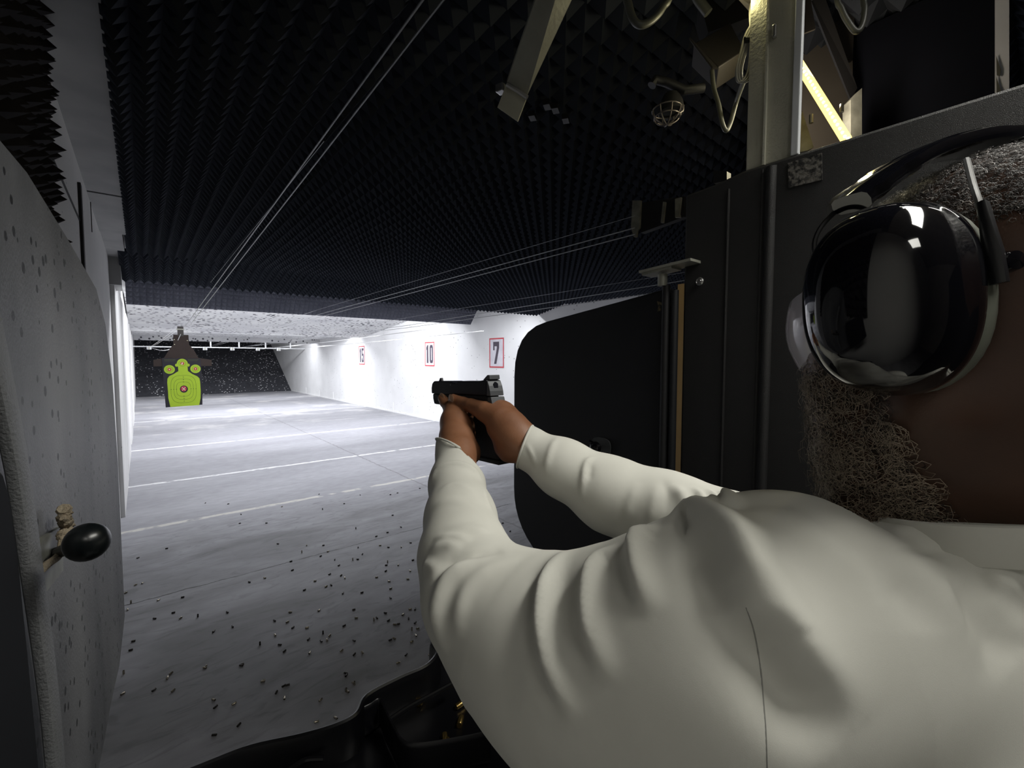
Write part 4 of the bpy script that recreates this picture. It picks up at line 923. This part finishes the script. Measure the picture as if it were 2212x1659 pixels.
for pts, amp, wd in FOLDS:
    pl = project_poly(bvh, [tuple(p)[:2] for p in spline([Vector((x, y, 0)) for x, y in pts], 5)])
    if len(pl) < 3: continue
    pl = np.array([tuple(p) for p in pl]); n = len(pl)
    lo_, hi_ = pl.min(0)-wd*3, pl.max(0)+wd*3
    m = np.where(((vs > lo_) & (vs < hi_)).all(1))[0]; q = vs[m]; best = np.full(len(q), 9.); tt = np.zeros(len(q))
    for i in range(n-1):
        a, b_ = pl[i], pl[i+1]; ba = b_-a
        if np.linalg.norm(ba) > .06: continue
        h = np.clip((q-a)@ba/max(ba@ba, 1e-9), 0, 1); d = np.linalg.norm(q-a-h[:, None]*ba, axis=1); u = d < best
        best[u] = d[u]; tt[u] = (i+h[u])/(n-1)
    tp = np.clip(np.sin(np.pi*np.clip(tt, 0, 1))*1.2, 0, 1)**1.1
    facing = np.clip(((np.array(CAMP)-q)*nor[m]).sum(1)/np.linalg.norm(np.array(CAMP)-q, axis=1)*4+1.0, 0, 1)
    disp[m] += amp*np.exp(-(best/wd)**2)*tp*facing
vs2 = vs+nor*disp[:, None]
me = np_mesh('shirt', vs2, fs)
M['shirt'] = mat('off_white_jersey', (0.64, 0.635, 0.585), 0.8, col2=(0.60, 0.595, 0.545), nscale=30, bump=0.08, bscale=2500, spec=0.25)
shirt_o = link('shirt', me, M['shirt'], person)

# collar and armhole seam
ring = []
for k in range(49):
    a = 2*math.pi*k/48; ring.append(Ncol+Vector((math.cos(a)*.086, math.sin(a)*.086, 0)))
rc_ = []
for q in ring:
    zz = Ncol.z-((q.x-Ncol.x)*cn.x+(q.y-Ncol.y)*cn.y)/cn.z; rc_.append(Vector((q.x, q.y, zz-.010)))
MB().ribbon(rc_, (0, 0, 1), 0.026, 0.0055).build('collar', M['shirt'], shirt_o, True)
sp_ = [tuple(p)[:2] for p in spline([Vector((x, y, 0)) for x, y in [(1612, 1312), (1628, 1360), (1641, 1430), (1649, 1520), (1655, 1600), (1658, 1700)]], 5)]
bvh = BVHTree.FromPolygons([tuple(v) for v in vs2], [tuple(f) for f in fs])
MB().tube([q-ray(*proj(q)[:2]).normalized()*-.0003 for q in project_poly(bvh, sp_)], 0.0005, 6).build('armhole_seam', M['seam'], shirt_o, True)

# hemmed sleeve cuffs following the cut edge of each sleeve
for cu, axp in ((cutL, P(*L_FORE[0][:3])), (cutR, P(*R_FORE[0][:3]))):
    n_ = Vector(cu.n); m_ = (np.abs((vs2-cu.o)@cu.n) < .0022) & (np.linalg.norm(vs2-cu.o, axis=1) < .075); q_ = vs2[m_]
    c_ = Vector(cu.o); u_ = n_.orthogonal().normalized(); w_ = n_.cross(u_)
    qq = q_-np.array(c_); c2 = np.array([(qq@np.array(u_)).mean(), (qq@np.array(w_)).mean()])
    a2, b2 = qq@np.array(u_)-c2[0], qq@np.array(w_)-c2[1]; an = np.arctan2(b2, a2); ra = np.hypot(a2, b2); prof_ = []
    for k in range(36):
        d_ = np.abs((an-(-math.pi+2*math.pi*k/36)+math.pi) % (2*math.pi)-math.pi) < .16
        prof_.append(ra[d_].max() if d_.any() else np.nan)
    prof_ = np.array(prof_); prof_[np.isnan(prof_)] = np.nanmean(prof_); prof_ = (np.roll(prof_, 1)+prof_*2+np.roll(prof_, -1))/4
    path = [c_+u_*(c2[0]+math.cos(-math.pi+2*math.pi*k/36)*prof_[k % 36])+w_*(c2[1]+math.sin(-math.pi+2*math.pi*k/36)*prof_[k % 36])-n_*.0006 for k in range(37)]
    MB().tube(path, .0017, 8).build('cuff_hem', M['shirt'], shirt_o, True)

# trousers and shoes
leg_p = [RC((.44, -.01, .90), (.60, .01, .90), .128, .128, .04), RC((.42, 0, .86), (.38, .06, .48), .095, .070, .04), RC((.38, .06, .48), (.36, .06, .09), .070, .058, .03),
         RC((.62, 0, .86), (.66, -.06, .48), .095, .070, .04), RC((.66, -.06, .48), (.70, -.14, .09), .070, .058, .03)]
v_, f_ = polygonise(lambda p: np.maximum(sdf_union(leg_p, p), np.maximum(p[:, 2]-.93, .075-p[:, 2])), (.22, -.26, .02), (.86, .24, 1.0), 0.009)
link('trousers', np_mesh('trousers', v_, f_), mat('dark_trousers', (0.02, 0.022, 0.03), 0.8, nscale=40), person)
for x, y, a in ((.36, .06, .05), (.70, -.14, .35)):
    d_ = Vector((math.sin(a), math.cos(a), 0)); c_ = Vector((x, y, 0))
    sh = [RC(c_-d_*.05+Vector((0, 0, .045)), c_+d_*.17+Vector((0, 0, .034)), .045, .034, .02), RC(c_+Vector((0, 0, .06)), c_+Vector((0, 0, .11)), .045, .045, .03)]
    v_, f_ = polygonise(lambda p: np.maximum(sdf_union(sh, p), -p[:, 2]), tuple(c_-Vector((.26, .26, .03))), tuple(c_+Vector((.26, .26, .18))), 0.007)
    link('shoe', np_mesh('shoe', v_, f_), M['satin_black'], person)

# eyes
for sx in (-1, 1):
    e_ = MB().lathe([(0.0001, -.0122)]+[(.0122*math.sin(a), -.0122*math.cos(a)) for a in np.linspace(.2, math.pi-.2, 10)]+[(0.0001, .0122)], 16, frame(Hl(sx*.032, .081, .006), hx, hz, -hy)).build('eye', mat('eye_white', (.55, .50, .45), .2), person, True)

# hair and beard: short curled strands rooted on the skin
bv = np.zeros(len(body_o.data.vertices)*3, np.float32); body_o.data.vertices.foreach_get('co', bv); bv = bv.reshape(-1, 3).astype(float); bn = vnormals(body_o.data)
loc = (bv-np.array(Hc))@HA/HS
def strands(name, mask, n, ln, rad, curl, m, seed, lift=0.6):
    r_ = np.random.RandomState(seed); idx = np.where(mask)[0]; pick = idx[r_.randint(0, len(idx), n)]
    root = bv[pick]+r_.normal(0, .0013, (n, 3)); nn = bn[pick]; root = root-nn*.0008
    tg = np.cross(nn, r_.normal(0, 1, (n, 3))); tg /= np.linalg.norm(tg, axis=1)[:, None]; bt = np.cross(nn, tg)
    K = 9; L = ln*(.5+r_.rand(n)); ph = r_.rand(n)*6.28; Vv = []; 
    pts = []
    for k in range(K):
        t = k/(K-1); ang = ph+t*5.5*(.6+curl)
        off = (tg*np.cos(ang)[:, None]+bt*np.sin(ang)[:, None]-tg*np.cos(ph)[:, None]-bt*np.sin(ph)[:, None])*(L*.33*curl)[:, None]
        pts.append(root+nn*(L*t*lift)[:, None]+off+tg*(L*t*.35)[:, None]+np.array([0, 0, -1])*(L*t*t*.3)[:, None])
    pts = np.stack(pts, 1)      # n,K,3
    rr_ = rad*np.linspace(1, .35, K)
    vv = []
    for j in range(3):
        a = 2*math.pi*j/3; vv.append(pts+(tg*math.cos(a)+bt*math.sin(a))[:, None, :]*rr_[None, :, None])
    vv = np.stack(vv, 2).reshape(-1, 3)
    base_ = (np.arange(n)*K*3)[:, None]; q = []
    for k in range(K-1):
        for j in range(3):
            j2 = (j+1) % 3; q.append(np.stack([base_[:, 0]+k*3+j, base_[:, 0]+k*3+j2, base_[:, 0]+(k+1)*3+j2, base_[:, 0]+(k+1)*3+j], 1))
    o = link(name, np_mesh(name, vv, np.concatenate(q)), m, person); return o
X, Y, Z = loc[:, 0], loc[:, 1], loc[:, 2]
inhead = np.linalg.norm(loc, axis=1) < .17
hairm = inhead & (Z > .045-.35*(Y+.03)*0+np.where(Y > 0, Y*.45, Y*.3)) & (Y < .082)
M['hair_dark'] = mat('dark_short_hair', (0.018, 0.014, 0.012), 0.6, nscale=50); M['hair_grey'] = mat('grey_hair', (0.16, 0.135, 0.12), 0.5, nscale=50)
strands('hair', hairm, 15000, .0045, .0003, 1.0, M['hair_dark'], 1); strands('grey_hair', hairm, 3800, .005, .00026, 1.0, M['hair_grey'], 2)
bs = Z+.02
bm_ = inhead & (Z < -.028) & (Y > .018+.0*Z) & (Y > -.35*(Z+.03)*0+.018) & (np.abs(X) > .012) & ~((Z > -.052) & (np.abs(X) < .035))
M['beard_grey'] = mat('grey_brown_beard', (0.42, 0.34, 0.26), 0.45, nscale=50)
strands('beard', bm_, 2400, .0125, .00032, 1.25, M['beard_grey'], 3, .45); strands('beard_dark', bm_, 2400, .008, .0003, 1.0, M['hair_dark'], 4, .4)  # second set: shorter dark strands between the grey ones

# ------------------------------------------------------------------ ear muffs
em = empty('ear_muffs', Hl(0, 0, .10), 'glossy black ear muffs with grey-green cushions worn over the short hair', 'ear muffs')
lean = math.radians(9)
def cup(side):
    o_ = (hx*side-hy*0.06*1).normalized() if side < 0 else hx.copy()
    v_ = (hz*math.cos(lean)-hy*math.sin(lean)); v_ = (v_-o_*v_.dot(o_)).normalized(); w_ = v_.cross(o_)
    c_ = Hl(side*.0735, CUPY, CUPZ)
    T = frame(c_, w_, v_, o_)
    a_, b_ = .0385, .0550
    c = MB().lathe([(1.0, .020), (1.03, .022), (1.03, .030), (1.0, .034), (.985, .042), (.94, .052), (.86, .061), (.74, .068), (.58, .073), (.38, .0765), (.18, .078), (0.001, .0785)], 48, T, sx=a_, sy=b_, ex=2.35).build('ear_cup', M['gloss_black'], em, True)
    sb = c.modifiers.new('s', 'SUBSURF'); sb.levels = 1; sb.render_levels = 1
    MB().lathe([(.72, .004), (.80, .0), (.90, .0), (.98, .004), (1.01, .010), (1.0, .017), (.95, .021), (.80, .021), (.72, .016)], 40, T, sx=a_, sy=b_, ex=2.3).build('cushion', M['cushion'], em, True)
    return T, c_
CUPY, CUPZ = -.0055, -.002
TL, cL = cup(-1); TR, cR = cup(1)
band = [P(1838, 440, .285), P(1885, 403, .287), P(1930, 370, .29), (P(1980, 342, .295)), P(2050, 320, .303), P(2120, 310, .312), P(2200, 318, .33), P(2290, 400, .37), P(2330, 480, .40)]
wv = -hy
MB().ribbon(spline(band, 5), (wv*.8-hz*.1), [.026]*3+[.030]*6+[.034]*30+[.030]*2, .012).build('padded_headband', M['gloss_black'], em, True)
MB().ribbon([P(1815, 452, .298), P(1835, 436, .300), P(1862, 414, .303)], (wv*.8), [.018, .024, .026], [.012, .016, .014]).build('band_end', M['satin_black'], em, True)
MB().tube(spline([P(1764, 562, .300), P(1759, 528, .300), P(1771, 495, .300), P(1800, 462, .300), P(1833, 440, .300)], 4), .0016, 8).build('front_wire', M['satin_black'], em, True)
MB().tube(spline([P(2088, 345, .270), P(2102, 400, .255), P(2118, 450, .243), P(2140, 540, .236)], 4), .0017, 8).build('rear_wire', M['bolt'], em, True)
MB().ribbon([P(2124, 438, .242), P(2134, 490, .238), P(2146, 545, .235), P(2160, 612, .234)], hx, .006, [.004, .006, .008, .007]).build('wire_holder', M['satin_black'], em, True)
MB().lathe([(0, -.006), (.005, -.005), (.006, 0), (.005, .004), (0, .005)], 14, frame(P(2178, 566, .236), rt, up, -fw)).build('adjuster', M['gloss_black'], em, True)

# ------------------------------------------------------------------ safety glasses
gl = empty('safety_glasses', Hl(0, .1, .0), 'clear wraparound safety glasses on the face, mostly hidden by the ear cup', 'glasses')
mb = MB(); V_ = []; nA, nB = 24, 6
for side in (0, 1):
    for i in range(nA+1):
        a = math.radians(-82+164*i/nA)
        for j in range(nB+1):
            t = j/nB; R2 = (.083+.006*math.sin(math.pi*t)); z_ = .030-.055*t*(1-.25*abs(math.sin(a))**4)
            r2 = R2-(.0018 if side else 0)
            V_.append(Hl(math.sin(a)*r2*.93, .022+math.cos(a)*r2*1.0, z_))
n1 = (nA+1)*(nB+1); Fq = []
for i in range(nA):
    for j in range(nB):
        q = [i*(nB+1)+j, (i+1)*(nB+1)+j, (i+1)*(nB+1)+j+1, i*(nB+1)+j+1]; Fq.append(q); Fq.append([k+n1 for k in q[::-1]])
mb.add(V_, Fq); mb.build('lens', M['lens'], gl, True)
for sx in (-1, 1):
    MB().ribbon([Hl(sx*.076, .032, .016), Hl(sx*.079, 0, .018), Hl(sx*.080, -.045, .012)], hz, .006, .0025).build('temple', mat('clear_grey_temple', (.25, .24, .28), .3), gl, True)

# ------------------------------------------------------------------ pistol
G0 = P(1070, 818, .70); gd = (Vector((.455, 8, 1.30))-G0).normalized(); gx = Vector((gd.y, -gd.x, 0)).normalized(); gz = gx.cross(gd)
GT = frame(G0, gx, gd, gz)
gun = empty('pistol', G0, 'compact black semi-automatic pistol held in both hands, aimed at the green target', 'pistol')
def gp(name, prof, w_, m, bev=.002, parent=None, x0=0):
    return MB().prism(prof, 'x', x0-w_/2, x0+w_/2, GT).build(name, m, parent or gun, bevel=bev)
sl_ = gp('slide', [(.006, -.001), (.030, -.0035), (.088, -.0035), (.096, -.0065), (.104, -.0065), (.112, -.0035), (.170, -.0035), (.177, -.008), (.180, -.016), (.180, -.0265), (.006, -.0265)], .0262, M['gun_slide'])
gp('slide_back_plate', [(.005, -.002), (.0062, -.0265), (-.0040, -.0265), (-.0030, -.019), (-.0005, -.011), (.003, -.004)], .0262, M['gun_back'], .001)
MB().prism([(.0, -.005), (.004, -.008), (.004, -.016), (.0, -.019), (-.004, -.016), (-.004, -.008)], 'y', -.0016, .0045, GT).build('plate_recess', M['gun_slide'], sl_)
gp('rear_sight', [(.001, -.001), (.002, .006), (.008, .006), (.020, -.002)], .020, M['gun_back'], .0008, sl_)
gp('front_sight', [(.160, -.004), (.162, .002), (.166, .002), (.172, -.006)], .0045, M['gun_slide'], .0005, sl_)
MB().tube([GT @ Vector((-.0135, .112, -.010)), GT @ Vector((-.0130, .112, -.010))], .0012, 8).build('slide_mark', M['bolt'], sl_)
gp('barrel', [(.176, -.010), (.1812, -.010), (.1812, -.022), (.176, -.022)], .012, M['gun_back'], .001)
fr = gp('frame', [(-.005, -.0280), (.006, -.0280), (.010, -.0262), (.176, -.0262), (.176, -.036), (.172, -.046), (.110, -.047), (.100, -.047), (.060, -.047), (.046, -.060), (.034, -.124), (-.018, -.124), (-.004, -.062), (-.010, -.048), (-.008, -.040)], .026, M['gun_frame'], .003)
gp('frame_back_plate', [(-.0050, -.0280), (-.0085, -.040), (-.004, -.045), (.004, -.045), (.004, -.0280)], .0264, M['gun_back'], .001)
MB().ribbon([GT @ Vector((0, y, z)) for y, z in ((.052, -.050), (.056, -.068), (.070, -.076), (.088, -.074), (.100, -.062), (.102, -.047))], gx, .010, .004).build('trigger_guard', M['gun_frame'], gun, True)
gp('trigger', [(.072, -.047), (.078, -.047), (.076, -.058), (.079, -.068), (.075, -.068), (.071, -.058)], .006, M['gun_frame'], .0005)
gp('magazine_base', [(.037, -.124), (.039, -.131), (-.021, -.131), (-.020, -.124)], .028, M['gun_frame'], .002)

# thumb nails
for (x, y, z) in ((975, 860, .738), (955, 857, .776)):
    c_ = P(x, y, z); n_ = (CAMP-c_).normalized()
    MB().lathe([(1, -.0015), (1, 0), (.7, .0012), (.01, .0016)], 14, frame(c_, (gd*1+gz*.25).normalized(), n_.cross(gd), n_), sx=.0085, sy=.0060, ex=2.6).build('nail', M['hand_nail'], body_o, True)
